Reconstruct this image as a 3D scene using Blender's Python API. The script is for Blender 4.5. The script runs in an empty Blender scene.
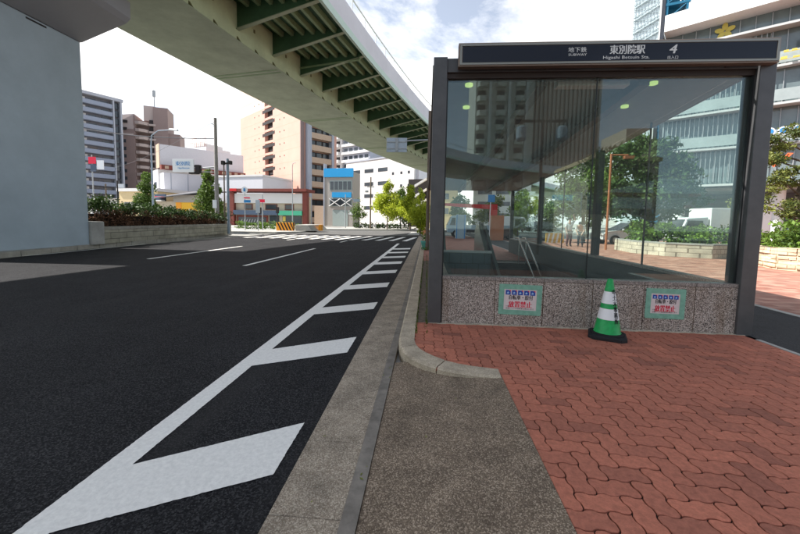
import bpy, math, random
import numpy as np
from mathutils import Matrix, Vector
random.seed(7); rng = np.random.default_rng(7)
S = bpy.context.scene; COL = S.collection
R = math.radians
# ------------------------------------------------------------------ camera, world, sun, exposure
cam_d = bpy.data.cameras.new('camera'); cam = bpy.data.objects.new('camera', cam_d); COL.objects.link(cam)
S.camera = cam
cam_d.sensor_width = 36; cam_d.lens = 357/800*36; cam_d.clip_start = .05; cam_d.clip_end = 3000
YAW, TILT, ROLL, PY = .0739161, .0761493, .0180368, 247.755
_fw0 = Vector((-math.sin(YAW), math.cos(YAW), 0)); _rt0 = Vector((math.cos(YAW), math.sin(YAW), 0)); _up0 = Vector((0, 0, 1))
_fw = math.cos(TILT)*_fw0 - math.sin(TILT)*_up0; _up = math.cos(TILT)*_up0 + math.sin(TILT)*_fw0
_rt = math.cos(ROLL)*_rt0 + math.sin(ROLL)*_up; _up2 = math.cos(ROLL)*_up - math.sin(ROLL)*_rt0
m3 = Matrix((_rt, _up2, -_fw)).transposed()
cam.matrix_world = Matrix.Translation((0, 0, 1.38)) @ m3.to_4x4()
cam_d.shift_y = (PY-267)/800
SUN = Vector((.90, .035, -1.0)).normalized()          # direction the light travels
sun_el = math.asin(-SUN.z); sun_az = math.atan2(-SUN.x, -SUN.y)   # compass angle from +Y, clockwise
SEED = 8.9   # cloud pattern
W = bpy.data.worlds.new('World'); S.world = W; W.use_nodes = True
nt = W.node_tree; nt.nodes.clear()
def N(t, **k):
    n = nt.nodes.new(t)
    for a, b in k.items():
        if a.startswith('i_'): n.inputs[a[2:].replace('_', ' ')].default_value = b
        else: setattr(n, a, b)
    return n
L = lambda a, b: nt.links.new(a, b)
out = N('ShaderNodeOutputWorld'); bg = N('ShaderNodeBackground'); bg.inputs[1].default_value = .12
sky = N('ShaderNodeTexSky'); sky.sky_type = 'NISHITA'; sky.sun_disc = False
sky.sun_elevation = sun_el; sky.sun_rotation = sun_az; sky.air_density = 1.0; sky.dust_density = .6; sky.ozone_density = 1.5
tc = N('ShaderNodeTexCoord'); sep = N('ShaderNodeSeparateXYZ'); L(tc.outputs['Generated'], sep.inputs[0])
zz = N('ShaderNodeMath', operation='MAXIMUM'); L(sep.outputs[2], zz.inputs[0]); zz.inputs[1].default_value = 0
za = N('ShaderNodeMath', operation='ADD'); L(zz.outputs[0], za.inputs[0]); za.inputs[1].default_value = .22
dx = N('ShaderNodeMath', operation='DIVIDE'); L(sep.outputs[0], dx.inputs[0]); L(za.outputs[0], dx.inputs[1])
dy = N('ShaderNodeMath', operation='DIVIDE'); L(sep.outputs[1], dy.inputs[0]); L(za.outputs[0], dy.inputs[1])
cmb = N('ShaderNodeCombineXYZ'); L(dx.outputs[0], cmb.inputs[0]); L(dy.outputs[0], cmb.inputs[1]); cmb.inputs[2].default_value = SEED
cn = N('ShaderNodeTexNoise'); cn.inputs['Scale'].default_value = 1.5; cn.inputs['Detail'].default_value = 9; cn.inputs['Roughness'].default_value = .62
cn.inputs['Distortion'].default_value = .35
L(cmb.outputs[0], cn.inputs['Vector'])
# cloud bank stands to the north (ahead); the south sky is mostly clear
cov = N('ShaderNodeMath', operation='MULTIPLY_ADD'); L(sep.outputs[1], cov.inputs[0]); cov.inputs[1].default_value = .20
L(cn.outputs[0], cov.inputs[2])
cr = N('ShaderNodeValToRGB'); cr.color_ramp.elements[0].position = .53; cr.color_ramp.elements[1].position = .70
L(cov.outputs[0], cr.inputs[0])
cn2 = N('ShaderNodeTexNoise'); cn2.inputs['Scale'].default_value = 3.2; cn2.inputs['Detail'].default_value = 7; L(cmb.outputs[0], cn2.inputs['Vector'])
ccol = N('ShaderNodeValToRGB'); ccol.color_ramp.elements[0].position = .3; ccol.color_ramp.elements[1].position = .62
ccol.color_ramp.elements[0].color = (.86, .875, .90, 1); ccol.color_ramp.elements[1].color = (1, .97, .92, 1); L(cn2.outputs[0], ccol.inputs[0])
cb = N('ShaderNodeVectorMath', operation='SCALE'); L(ccol.outputs[0], cb.inputs[0]); cb.inputs[3].default_value = 7.4
mx = N('ShaderNodeMix', data_type='RGBA'); L(cr.outputs[0], mx.inputs[0]); hs = N('ShaderNodeHueSaturation'); hs.inputs['Saturation'].default_value = .52; L(sky.outputs[0], hs.inputs['Color']); L(hs.outputs[0], mx.inputs[6]); L(cb.outputs[0], mx.inputs[7])
L(mx.outputs[2], bg.inputs[0]); L(bg.outputs[0], out.inputs[0])
sd = bpy.data.lights.new('sun', 'SUN'); sd.energy = 5.0; sd.angle = R(.5); sd.color = (1, .955, .90)
so = bpy.data.objects.new('sun', sd); COL.objects.link(so); so.rotation_euler = SUN.to_track_quat('-Z', 'Y').to_euler(); so.location = (-60, -20, 80)
S.view_settings.view_transform = 'Standard'; S.view_settings.look = 'None'; S.view_settings.exposure = 1.05; S.view_settings.gamma = 1
S.view_settings.use_curve_mapping = False
S.render.engine = 'CYCLES'; S.cycles.max_bounces = 8; S.cycles.transparent_max_bounces = 16; S.cycles.use_denoising = True
S.cycles.diffuse_bounces = 4; S.cycles.glossy_bounces = 4; S.cycles.caustics_reflective = False; S.cycles.caustics_refractive = False

# ------------------------------------------------------------------ materials
def mk(name, col, rough=.7, spec=.3, metal=0, n=0, nscale=5, bump=0, bscale=60, col2=None, emit=None):
    m = bpy.data.materials.new(name); m.use_nodes = True; t = m.node_tree; b = t.nodes['Principled BSDF']
    b.inputs['Base Color'].default_value = (*col, 1); b.inputs['Roughness'].default_value = rough
    b.inputs['Specular IOR Level'].default_value = spec; b.inputs['Metallic'].default_value = metal
    g = t.nodes.new('ShaderNodeNewGeometry')
    if n or col2:
        no = t.nodes.new('ShaderNodeTexNoise'); no.inputs['Scale'].default_value = nscale; no.inputs['Detail'].default_value = 6; no.inputs['Roughness'].default_value = .65
        t.links.new(g.outputs['Position'], no.inputs['Vector'])
        ra = t.nodes.new('ShaderNodeValToRGB'); ra.color_ramp.elements[0].position = .33; ra.color_ramp.elements[1].position = .67
        c2 = col2 or tuple(c*(1-n) for c in col); c1 = col if col2 else tuple(min(1, c*(1+n*.6)) for c in col)
        ra.color_ramp.elements[0].color = (*c2, 1); ra.color_ramp.elements[1].color = (*c1, 1)
        t.links.new(no.outputs[0], ra.inputs[0]); t.links.new(ra.outputs[0], b.inputs['Base Color'])
    if bump:
        nb = t.nodes.new('ShaderNodeTexNoise'); nb.inputs['Scale'].default_value = bscale; nb.inputs['Detail'].default_value = 4
        t.links.new(g.outputs['Position'], nb.inputs['Vector'])
        bp = t.nodes.new('ShaderNodeBump'); bp.inputs['Strength'].default_value = bump; bp.inputs['Distance'].default_value = .01
        t.links.new(nb.outputs[0], bp.inputs['Height']); t.links.new(bp.outputs[0], b.inputs['Normal'])
    if emit: b.inputs['Emission Color'].default_value = (*emit[:3], 1); b.inputs['Emission Strength'].default_value = emit[3]
    return m
def speck(name, cols, scale, rough=.8, bump=.3, patch=.25, pscale=1.5, spec=.3, stain=None):
    """aggregate: small voronoi grains in several colours, plus broad patches"""
    m = bpy.data.materials.new(name); m.use_nodes = True; t = m.node_tree; b = t.nodes['Principled BSDF']; lk = t.links.new
    g = t.nodes.new('ShaderNodeNewGeometry'); v = t.nodes.new('ShaderNodeTexVoronoi'); v.inputs['Scale'].default_value = scale
    lk(g.outputs['Position'], v.inputs['Vector'])
    s = t.nodes.new('ShaderNodeSeparateColor'); lk(v.outputs['Color'], s.inputs[0])
    ra = t.nodes.new('ShaderNodeValToRGB'); ra.color_ramp.interpolation = 'CONSTANT'
    e = ra.color_ramp.elements; k = len(cols)
    e[0].position = 0; e[0].color = (*cols[0], 1); e[1].position = 1/k; e[1].color = (*cols[1], 1)
    for i in range(2, k): q = e.new(i/k); q.color = (*cols[i], 1)
    lk(s.outputs[0], ra.inputs[0])
    no = t.nodes.new('ShaderNodeTexNoise'); no.inputs['Scale'].default_value = pscale; no.inputs['Detail'].default_value = 8; no.inputs['Roughness'].default_value = .7
    lk(g.outputs['Position'], no.inputs['Vector'])
    mr = t.nodes.new('ShaderNodeMapRange'); mr.inputs[1].default_value = .3; mr.inputs[2].default_value = .7; mr.inputs[3].default_value = 1-patch; mr.inputs[4].default_value = 1+patch
    lk(no.outputs[0], mr.inputs[0])
    sc = t.nodes.new('ShaderNodeVectorMath'); sc.operation = 'SCALE'; lk(ra.outputs[0], sc.inputs[0]); lk(mr.outputs[0], sc.inputs[3])
    last = sc.outputs[0]
    if stain:
        n3 = t.nodes.new('ShaderNodeTexNoise'); n3.inputs['Scale'].default_value = stain[1]; n3.inputs['Detail'].default_value = 5
        mp = t.nodes.new('ShaderNodeMapping'); mp.inputs['Scale'].default_value = stain[2]; lk(g.outputs['Position'], mp.inputs[0]); lk(mp.outputs[0], n3.inputs['Vector'])
        r3 = t.nodes.new('ShaderNodeValToRGB'); r3.color_ramp.elements[0].position = .55; r3.color_ramp.elements[1].position = .75; lk(n3.outputs[0], r3.inputs[0])
        r3.color_ramp.elements[1].color = (.7, .7, .7, 1)
        x = t.nodes.new('ShaderNodeMix'); x.data_type = 'RGBA'; lk(r3.outputs[0], x.inputs[0]); lk(last, x.inputs[6]); x.inputs[7].default_value = (*stain[0], 1); last = x.outputs[2]
    lk(last, b.inputs['Base Color']); b.inputs['Roughness'].default_value = rough; b.inputs['Specular IOR Level'].default_value = spec
    if bump:
        bp = t.nodes.new('ShaderNodeBump'); bp.inputs['Strength'].default_value = bump; bp.inputs['Distance'].default_value = .006
        lk(v.outputs['Distance'], bp.inputs['Height']); lk(bp.outputs[0], b.inputs['Normal'])
    return m
def tinted(name, ca, cb_, rough=.6, transl=0, nz=0, nscale=40, bump=0, spec=.25):
    """colour from the per-vertex 'tint' attribute (0..1)"""
    m = bpy.data.materials.new(name); m.use_nodes = True; t = m.node_tree; b = t.nodes['Principled BSDF']; lk = t.links.new
    a = t.nodes.new('ShaderNodeAttribute'); a.attribute_name = 'tint'
    x = t.nodes.new('ShaderNodeMix'); x.data_type = 'RGBA'; lk(a.outputs['Fac'], x.inputs[0]); x.inputs[6].default_value = (*ca, 1); x.inputs[7].default_value = (*cb_, 1)
    last = x.outputs[2]
    if nz:
        g = t.nodes.new('ShaderNodeNewGeometry'); no = t.nodes.new('ShaderNodeTexNoise'); no.inputs['Scale'].default_value = nscale; no.inputs['Detail'].default_value = 8; no.inputs['Roughness'].default_value = .75
        lk(g.outputs['Position'], no.inputs['Vector'])
        mr = t.nodes.new('ShaderNodeMapRange'); mr.inputs[1].default_value = .3; mr.inputs[2].default_value = .7; mr.inputs[3].default_value = 1-nz; mr.inputs[4].default_value = 1+nz
        lk(no.outputs[0], mr.inputs[0]); sc = t.nodes.new('ShaderNodeVectorMath'); sc.operation = 'SCALE'; lk(last, sc.inputs[0]); lk(mr.outputs[0], sc.inputs[3]); last = sc.outputs[0]
        if bump:
            nb = t.nodes.new('ShaderNodeTexNoise'); nb.inputs['Scale'].default_value = 260; nb.inputs['Detail'].default_value = 3; lk(g.outputs['Position'], nb.inputs['Vector'])
            bp = t.nodes.new('ShaderNodeBump'); bp.inputs['Strength'].default_value = bump; bp.inputs['Distance'].default_value = .004
            lk(nb.outputs[0], bp.inputs['Height']); lk(bp.outputs[0], b.inputs['Normal'])
    lk(last, b.inputs['Base Color']); b.inputs['Roughness'].default_value = rough; b.inputs['Specular IOR Level'].default_value = spec
    if transl:
        tr = t.nodes.new('ShaderNodeBsdfTranslucent'); lk(last, tr.inputs[0]); ms = t.nodes.new('ShaderNodeMixShader'); ms.inputs[0].default_value = transl
        lk(b.outputs[0], ms.inputs[1]); lk(tr.outputs[0], ms.inputs[2]); lk(ms.outputs[0], t.nodes['Material Output'].inputs[0])
    return m
def bricks(name, c1, c2, mortar, sx, sy, rot=0, axes='XY', rough=.8, msize=.015):
    m = bpy.data.materials.new(name); m.use_nodes = True; t = m.node_tree; b = t.nodes['Principled BSDF']; lk = t.links.new
    g = t.nodes.new('ShaderNodeNewGeometry'); mp = t.nodes.new('ShaderNodeMapping')
    if axes == 'XZ':
        s = t.nodes.new('ShaderNodeSeparateXYZ'); c = t.nodes.new('ShaderNodeCombineXYZ'); lk(g.outputs['Position'], s.inputs[0])
        ad = t.nodes.new('ShaderNodeMath'); ad.operation = 'ADD'; lk(s.outputs[0], ad.inputs[0]); lk(s.outputs[1], ad.inputs[1])
        lk(ad.outputs[0], c.inputs[0]); lk(s.outputs[2], c.inputs[1]); lk(c.outputs[0], mp.inputs[0])
    else: lk(g.outputs['Position'], mp.inputs[0])
    mp.inputs['Rotation'].default_value = (0, 0, rot)
    br = t.nodes.new('ShaderNodeTexBrick'); lk(mp.outputs[0], br.inputs['Vector']); br.inputs['Color1'].default_value = (*c1, 1); br.inputs['Color2'].default_value = (*c2, 1)
    br.inputs['Mortar'].default_value = (*mortar, 1); br.inputs['Scale'].default_value = 1; br.inputs['Brick Width'].default_value = sx; br.inputs['Row Height'].default_value = sy
    br.inputs['Mortar Size'].default_value = msize*sy*2
    no = t.nodes.new('ShaderNodeTexNoise'); no.inputs['Scale'].default_value = 2.2; no.inputs['Detail'].default_value = 8; lk(g.outputs['Position'], no.inputs['Vector'])
    mr = t.nodes.new('ShaderNodeMapRange'); mr.inputs[1].default_value = .3; mr.inputs[2].default_value = .7; mr.inputs[3].default_value = .75; mr.inputs[4].default_value = 1.2; lk(no.outputs[0], mr.inputs[0])
    sc = t.nodes.new('ShaderNodeVectorMath'); sc.operation = 'SCALE'; lk(br.outputs[0], sc.inputs[0]); lk(mr.outputs[0], sc.inputs[3])
    lk(sc.outputs[0], b.inputs['Base Color']); b.inputs['Roughness'].default_value = rough
    bp = t.nodes.new('ShaderNodeBump'); bp.inputs['Strength'].default_value = .4; bp.inputs['Distance'].default_value = .01; bp.invert = True
    lk(br.outputs['Fac'], bp.inputs['Height']); lk(bp.outputs[0], b.inputs['Normal'])
    return m
def glassmat(name, tint, f0, rough=0.0, haze=0.0):
    m = bpy.data.materials.new(name); m.use_nodes = True; t = m.node_tree; t.nodes.clear(); lk = t.links.new
    o = t.nodes.new('ShaderNodeOutputMaterial'); tr = t.nodes.new('ShaderNodeBsdfTransparent'); tr.inputs[0].default_value = (*tint, 1)
    gl = t.nodes.new('ShaderNodeBsdfGlossy'); gl.inputs['Roughness'].default_value = rough; gl.inputs[0].default_value = (.66, .86, .92, 1)
    lw = t.nodes.new('ShaderNodeLayerWeight'); lw.inputs[0].default_value = .5
    pw = t.nodes.new('ShaderNodeMath'); pw.operation = 'POWER'; lk(lw.outputs['Facing'], pw.inputs[0]); pw.inputs[1].default_value = 5
    ad = t.nodes.new('ShaderNodeMath'); ad.operation = 'ADD'; ad.use_clamp = True; lk(pw.outputs[0], ad.inputs[0]); ad.inputs[1].default_value = f0
    ms = t.nodes.new('ShaderNodeMixShader'); lk(ad.outputs[0], ms.inputs[0]); lk(tr.outputs[0], ms.inputs[1]); lk(gl.outputs[0], ms.inputs[2]); last = ms.outputs[0]
    if haze:  # diffuse film mixed in so the pane looks hazier and paler
        g = t.nodes.new('ShaderNodeNewGeometry'); no = t.nodes.new('ShaderNodeTexNoise'); no.inputs['Scale'].default_value = 2.4; no.inputs['Detail'].default_value = 7; no.inputs['Roughness'].default_value = .7; lk(g.outputs['Position'], no.inputs['Vector'])
        mr = t.nodes.new('ShaderNodeMapRange'); mr.inputs[1].default_value = .3; mr.inputs[2].default_value = .75; mr.inputs[3].default_value = haze*.5; mr.inputs[4].default_value = haze*1.6; lk(no.outputs[0], mr.inputs[0])
        df = t.nodes.new('ShaderNodeBsdfDiffuse'); df.inputs[0].default_value = (.55, .58, .54, 1); m2 = t.nodes.new('ShaderNodeMixShader'); lk(mr.outputs[0], m2.inputs[0]); lk(last, m2.inputs[1]); lk(df.outputs[0], m2.inputs[2]); last = m2.outputs[0]
    lk(last, o.inputs[0])
    return m
M = {}
M['asphalt'] = speck('asphalt', [(.009, .009, .0105), (.018, .018, .0195), (.029, .029, .031), (.052, .052, .053), (.0155, .0152, .016)], 130, .9, .6, .22, .9, .12, stain=((.036, .035, .035), 1.0, (1.5, .05, 1)))
M['asphalt_pale'] = speck('asphalt_pale', [(.09, .088, .085), (.12, .118, .114), (.15, .147, .142), (.10, .098, .095)], 60, .9, .3, .2, .6, .15)  # paler asphalt for the crossing
M['asphalt_path'] = speck('asphalt_path', [(.02, .02, .022), (.03, .03, .032), (.045, .045, .046)], 160, .9, .4, .2, 2)
M['gutter'] = speck('gutter', [(.215, .17, .125), (.295, .24, .18), (.34, .285, .215), (.46, .39, .305), (.255, .205, .152)], 170, .9, .35, .36, 4.5)
M['apron'] = speck('apron', [(.125, .091, .062), (.18, .134, .093), (.235, .178, .126), (.38, .30, .22), (.15, .111, .077)], 170, .9, .45, .32, 4.5)
M['kerb'] = speck('kerb', [(.36, .30, .22), (.45, .375, .28), (.53, .45, .34), (.40, .335, .245)], 170, .9, .35, .28, 5)
M['channel'] = mk('smooth_mortar', (.215, .19, .16), .8, n=.38, nscale=9, bump=.15)
M['kerb_far'] = mk('kerb_far', (.33, .31, .26), .9, n=.25, nscale=2)
M['concrete'] = mk('concrete', (.36, .35, .32), .9, n=.25, nscale=1.3, bump=.2)
M['soil'] = mk('soil', (.16, .13, .10), 1, n=.4, nscale=14, bump=.6)
M['paint'] = mk('road_paint', (.82, .80, .75), .7, n=.11, nscale=38, bump=.25, bscale=150)
M['granite'] = speck('granite', [(.045, .038, .035), (.26, .215, .185), (.45, .385, .335), (.16, .135, .115), (.60, .54, .485), (.35, .295, .255)], 120, .45, .05, .15, 2.5, .5, stain=((.14, .075, .03), 1.0, (3.5, 3.5, .5)))
M['granite_cap'] = speck('granite_cap', [(.13, .11, .10), (.28, .24, .21), (.37, .32, .29), (.21, .18, .16)], 110, .5, .05, .2, 3, .5)
M['mortar'] = mk('mortar', (.50, .44, .34), .95, n=.3, nscale=6)
M['paver'] = tinted('paver', (.26, .100, .070), (.56, .195, .122), .85, 0, .30, 30, .9)
M['joint'] = mk('joint', (.022, .014, .011), 1)
M['plaza'] = bricks('plaza_brick', (.27, .105, .07), (.44, .24, .175), (.22, .15, .12), .30, .15)
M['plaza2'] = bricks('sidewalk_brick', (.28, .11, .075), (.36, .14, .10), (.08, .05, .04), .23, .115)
M['steel'] = mk('dark_steel', (.095, .095, .098), .45, .5, .35, n=.16, nscale=4, bump=.03, bscale=20)
M['steel_in'] = mk('brown_steel', (.045, .032, .028), .5, .4, .3)
M['mull'] = mk('mullion', (.03, .034, .036), .4, .5, .4)
M['soffit'] = mk('soffit', (.29, .305, .275), .6, n=.06)
M['beam'] = mk('roof_beam', (.14, .105, .075), .5)
M['glass'] = glassmat('glass', (.90, .95, .925), .060, 0, .03)
M['glass2'] = glassmat('side_glass', (.92, .96, .95), .03)
M['navy'] = mk('navy_panel', (.009, .014, .027), .35, .3)
M['bronze'] = mk('bronze_trim', (.24, .185, .15), .4, .5, .5)
M['silver'] = mk('silver_trim', (.26, .26, .235), .4, .5, .5)
M['letter'] = mk('letter_white', (.66, .67, .66), .5)
M['tile'] = bricks('pit_tile', (.085, .12, .13), (.10, .14, .15), (.05, .07, .075), .3, .3, 0, 'XZ', .35)
M['stair'] = mk('stair_stone', (.075, .078, .075), .7, n=.2)
M['stainless'] = mk('stainless', (.5, .52, .52), .25, .5, .9)
M['balus'] = mk('balustrade_panel', (.20, .24, .225), .22, .5, .2)
M['lightcap'] = mk('light_stone', (.48, .49, .48), .6)
M['white'] = mk('white_paint', (.78, .78, .76), .6, n=.05)
M['lamp'] = mk('downlight_glow', (.6, .7, .3), .5, emit=(.62, .85, .25, .4))
M['cone'] = mk('cone_green', (.010, .36, .09), .45, .4, n=.24, nscale=16)
M['reflective'] = mk('cone_band', (.78, .79, .80), .35, .5, n=.05, nscale=20)
M['rubber'] = mk('black_rubber', (.016, .016, .018), .7, n=.25, nscale=12)
M['black'] = mk('black_ink', (.012, .012, .014), .7)
M['red_ink'] = mk('red_ink', (.70, .02, .06), .6)
M['blue_ink'] = mk('blue_ink', (.03, .08, .36), .6)
M['ltblue'] = mk('light_blue_ink', (.35, .55, .8), .6)
M['paper'] = mk('notice_paper', (.72, .62, .60), .6, n=.05, nscale=20)
M['tape'] = mk('green_tape', (.22, .45, .34), .45, n=.18, nscale=18)
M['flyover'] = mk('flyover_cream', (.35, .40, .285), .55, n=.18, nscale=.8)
M['flyover_web'] = mk('flyover_web', (.54, .61, .40), .55, n=.15, nscale=.8)  # lighter copy of the girder cream; bounce light put into the colour
M['flyover_dark'] = mk('flyover_green', (.06, .13, .068), .6, n=.25, nscale=.9)
M['flyover_rib'] = mk('flyover_rib', (.23, .32, .18), .6, n=.1)
M['flyover_edge'] = mk('flyover_edge', (.50, .68, .60), .5, n=.06)
M['parapet'] = mk('parapet', (.66, .69, .74), .6, n=.07, nscale=.5)
M['bolt'] = mk('bracket_bolt', (.16, .15, .07), .7)
M['pier'] = mk('pier_paint', (.37, .435, .475), .55, n=.09, nscale=.9)
M['pier_cap'] = mk('pier_cap_paint', (.30, .30, .32), .6, n=.06, nscale=.6)
M['grey'] = mk('galvanised', (.36, .38, .39), .5, .5, .4, n=.12, nscale=6)
M['pole'] = mk('concrete_pole', (.34, .32, .30), .85, n=.15, nscale=5)
M['bluegrey'] = mk('bluegrey_pole', (.25, .31, .37), .5, n=.08)
M['brownpole'] = mk('brown_pole', (.16, .12, .09), .6, n=.15)
M['wirem'] = mk('cable', (.10, .10, .11), .7)
M['orange'] = mk('orange_paint', (.40, .15, .07), .5)
M['yellow'] = mk('yellow_paint', (.75, .42, .03), .6, n=.06)
M['stripeo'] = mk('orange_stripe', (.80, .32, .03), .6)
M['winglass'] = mk('window_glass', (.045, .055, .065), .12, .5)
M['winblue'] = mk('curtain_glass', (.16, .20, .205), .12, .6, n=.25, nscale=.35)
M['teal_glass'] = mk('panel_glass', (.33, .38, .375), .2, .5, n=.15, nscale=.5)
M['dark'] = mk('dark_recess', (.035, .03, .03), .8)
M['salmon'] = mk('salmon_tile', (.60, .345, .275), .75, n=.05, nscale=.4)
M['salmon_lit'] = mk('lit_salmon', (.68, .50, .41), .75, n=.04, nscale=.4)  # light on the top storeys put into a paler wall colour
M['tan'] = mk('tan_tile', (.46, .34, .25), .75, n=.08)
M['brick_red'] = mk('brick_red', (.19, .05, .038), .7, n=.12)
M['brown_tile'] = mk('brown_tile', (.27, .20, .185), .8, n=.06, nscale=.3)
M['brown_lt'] = mk('pale_brown', (.46, .38, .35), .8, n=.05)
M['aptblue'] = mk('balcony_blue_grey', (.25, .285, .36), .8, n=.05)
M['greywall'] = mk('apartment_grey', (.36, .38, .43), .8, n=.05)
M['greydark'] = mk('apartment_recess', (.16, .16, .18), .8)
M['whitewall'] = mk('white_wall', (.66, .65, .635), .75, n=.05, nscale=.3)
M['lavender'] = mk('corrugated_white', (.62, .62, .65), .7, n=.05)
M['beige'] = mk('beige_wall', (.52, .44, .34), .8, n=.08)
M['cream'] = mk('cream_wall', (.66, .52, .30), .8, n=.06)
M['greige'] = mk('greige_wall', (.37, .34, .31), .8, n=.06)
M['blue_banner'] = mk('blue_banner', (.02, .30, .62), .6, n=.06)
M['green_fab'] = mk('green_panel', (.06, .36, .22), .6)
M['navy_wall'] = mk('navy_wall', (.06, .09, .14), .7)
M['roof_tile'] = mk('roof_tile', (.14, .14, .15), .8, n=.1)
M['shutter'] = mk('shutter', (.34, .40, .39), .5, n=.06)
M['stone'] = bricks('dry_stone', (.58, .46, .31), (.70, .58, .42), (.20, .15, .10), .36, .10, 0, 'XZ', .9, .03)
M['planter'] = bricks('planter_block', (.30, .28, .21), (.36, .335, .26), (.10, .09, .07), .9, .29, 0, 'XZ', .9, .02)
M['planter_lt'] = bricks('planter_pale', (.52, .46, .36), (.60, .53, .42), (.25, .21, .16), .3, .2, 0, 'XZ', .9, .03)
M['bark'] = mk('bark', (.13, .10, .075), .95, n=.35, nscale=9, bump=.6, bscale=25)
M['leaf_dark'] = tinted('leaf_dark', (.016, .035, .010), (.075, .13, .03), .55, .25)
M['leaf_mid'] = tinted('leaf_mid', (.04, .075, .018), (.17, .26, .05), .55, .3)
M['leaf_ginkgo'] = tinted('leaf_ginkgo', (.21, .30, .022), (.58, .62, .06), .55, .45)
M['leaf_hedge'] = tinted('leaf_hedge', (.05, .10, .02), (.20, .32, .05), .55, .3)
M['leaf_brown'] = tinted('leaf_brown', (.06, .032, .018), (.24, .125, .07), .8, .15)
M['leaf_olive'] = tinted('leaf_olive', (.045, .07, .018), (.25, .27, .065), .55, .3)
M['flower_o'] = tinted('flower_orange', (.75, .30, .05), (.85, .75, .6), .6, .2)
M['skin'] = mk('skin', (.50, .32, .24), .6); M['hair'] = mk('hair', (.015, .012, .010), .6)
M['cloth_w'] = mk('white_cloth', (.66, .70, .72), .8); M['cloth_d'] = mk('dark_cloth', (.03, .03, .04), .8); M['cloth_r'] = mk('maroon_cloth', (.13, .05, .055), .8)
M['carblack'] = mk('black_car_paint', (.012, .013, .015), .2, .6); M['carwhite'] = mk('white_car_paint', (.72, .74, .75), .25, .5)
M['carblue'] = mk('blue_grey_panel', (.32, .43, .50), .4); M['truckred'] = mk('red_paint', (.55, .02, .02), .4)
M['tyre'] = mk('tyre', (.02, .02, .02), .8); M['rim'] = mk('rim', (.4, .4, .4), .35, .5, .6)
M['headlight'] = mk('headlight', (.7, .7, .7), .15); M['redlight'] = mk('tail_light', (.4, .02, .02), .3)
M['mesh_w'] = mk('scaffold_white', (.60, .66, .68), .7); M['steel_blue'] = mk('blue_steel', (.02, .14, .24), .5, n=.1); M['bars_w'] = mk('scaffold_tube', (.40, .48, .50), .5)
M['fins'] = mk('grey_fins', (.46, .44, .40), .8, n=.06); M['tower_g'] = mk('tower_concrete', (.58, .56, .50), .8, n=.06)
M['pink'] = mk('poster_pink', (.62, .12, .22), .6); M['yel'] = mk('flower_yellow', (.58, .46, .10), .5); M['orangered'] = mk('orange_red_panel', (.80, .16, .06), .5)
M['grass'] = tinted('grass', (.05, .09, .02), (.18, .24, .05), .7, .3)
M['signwhite'] = mk('sign_white', (.72, .74, .76), .5); M['signblue'] = mk('sign_blue', (.03, .22, .52), .5); M['signback'] = mk('sign_back', (.40, .46, .52), .5, .5, .3, n=.08)
M['hbstone'] = mk('block_joint', (.3, .28, .22), .9)

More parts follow.
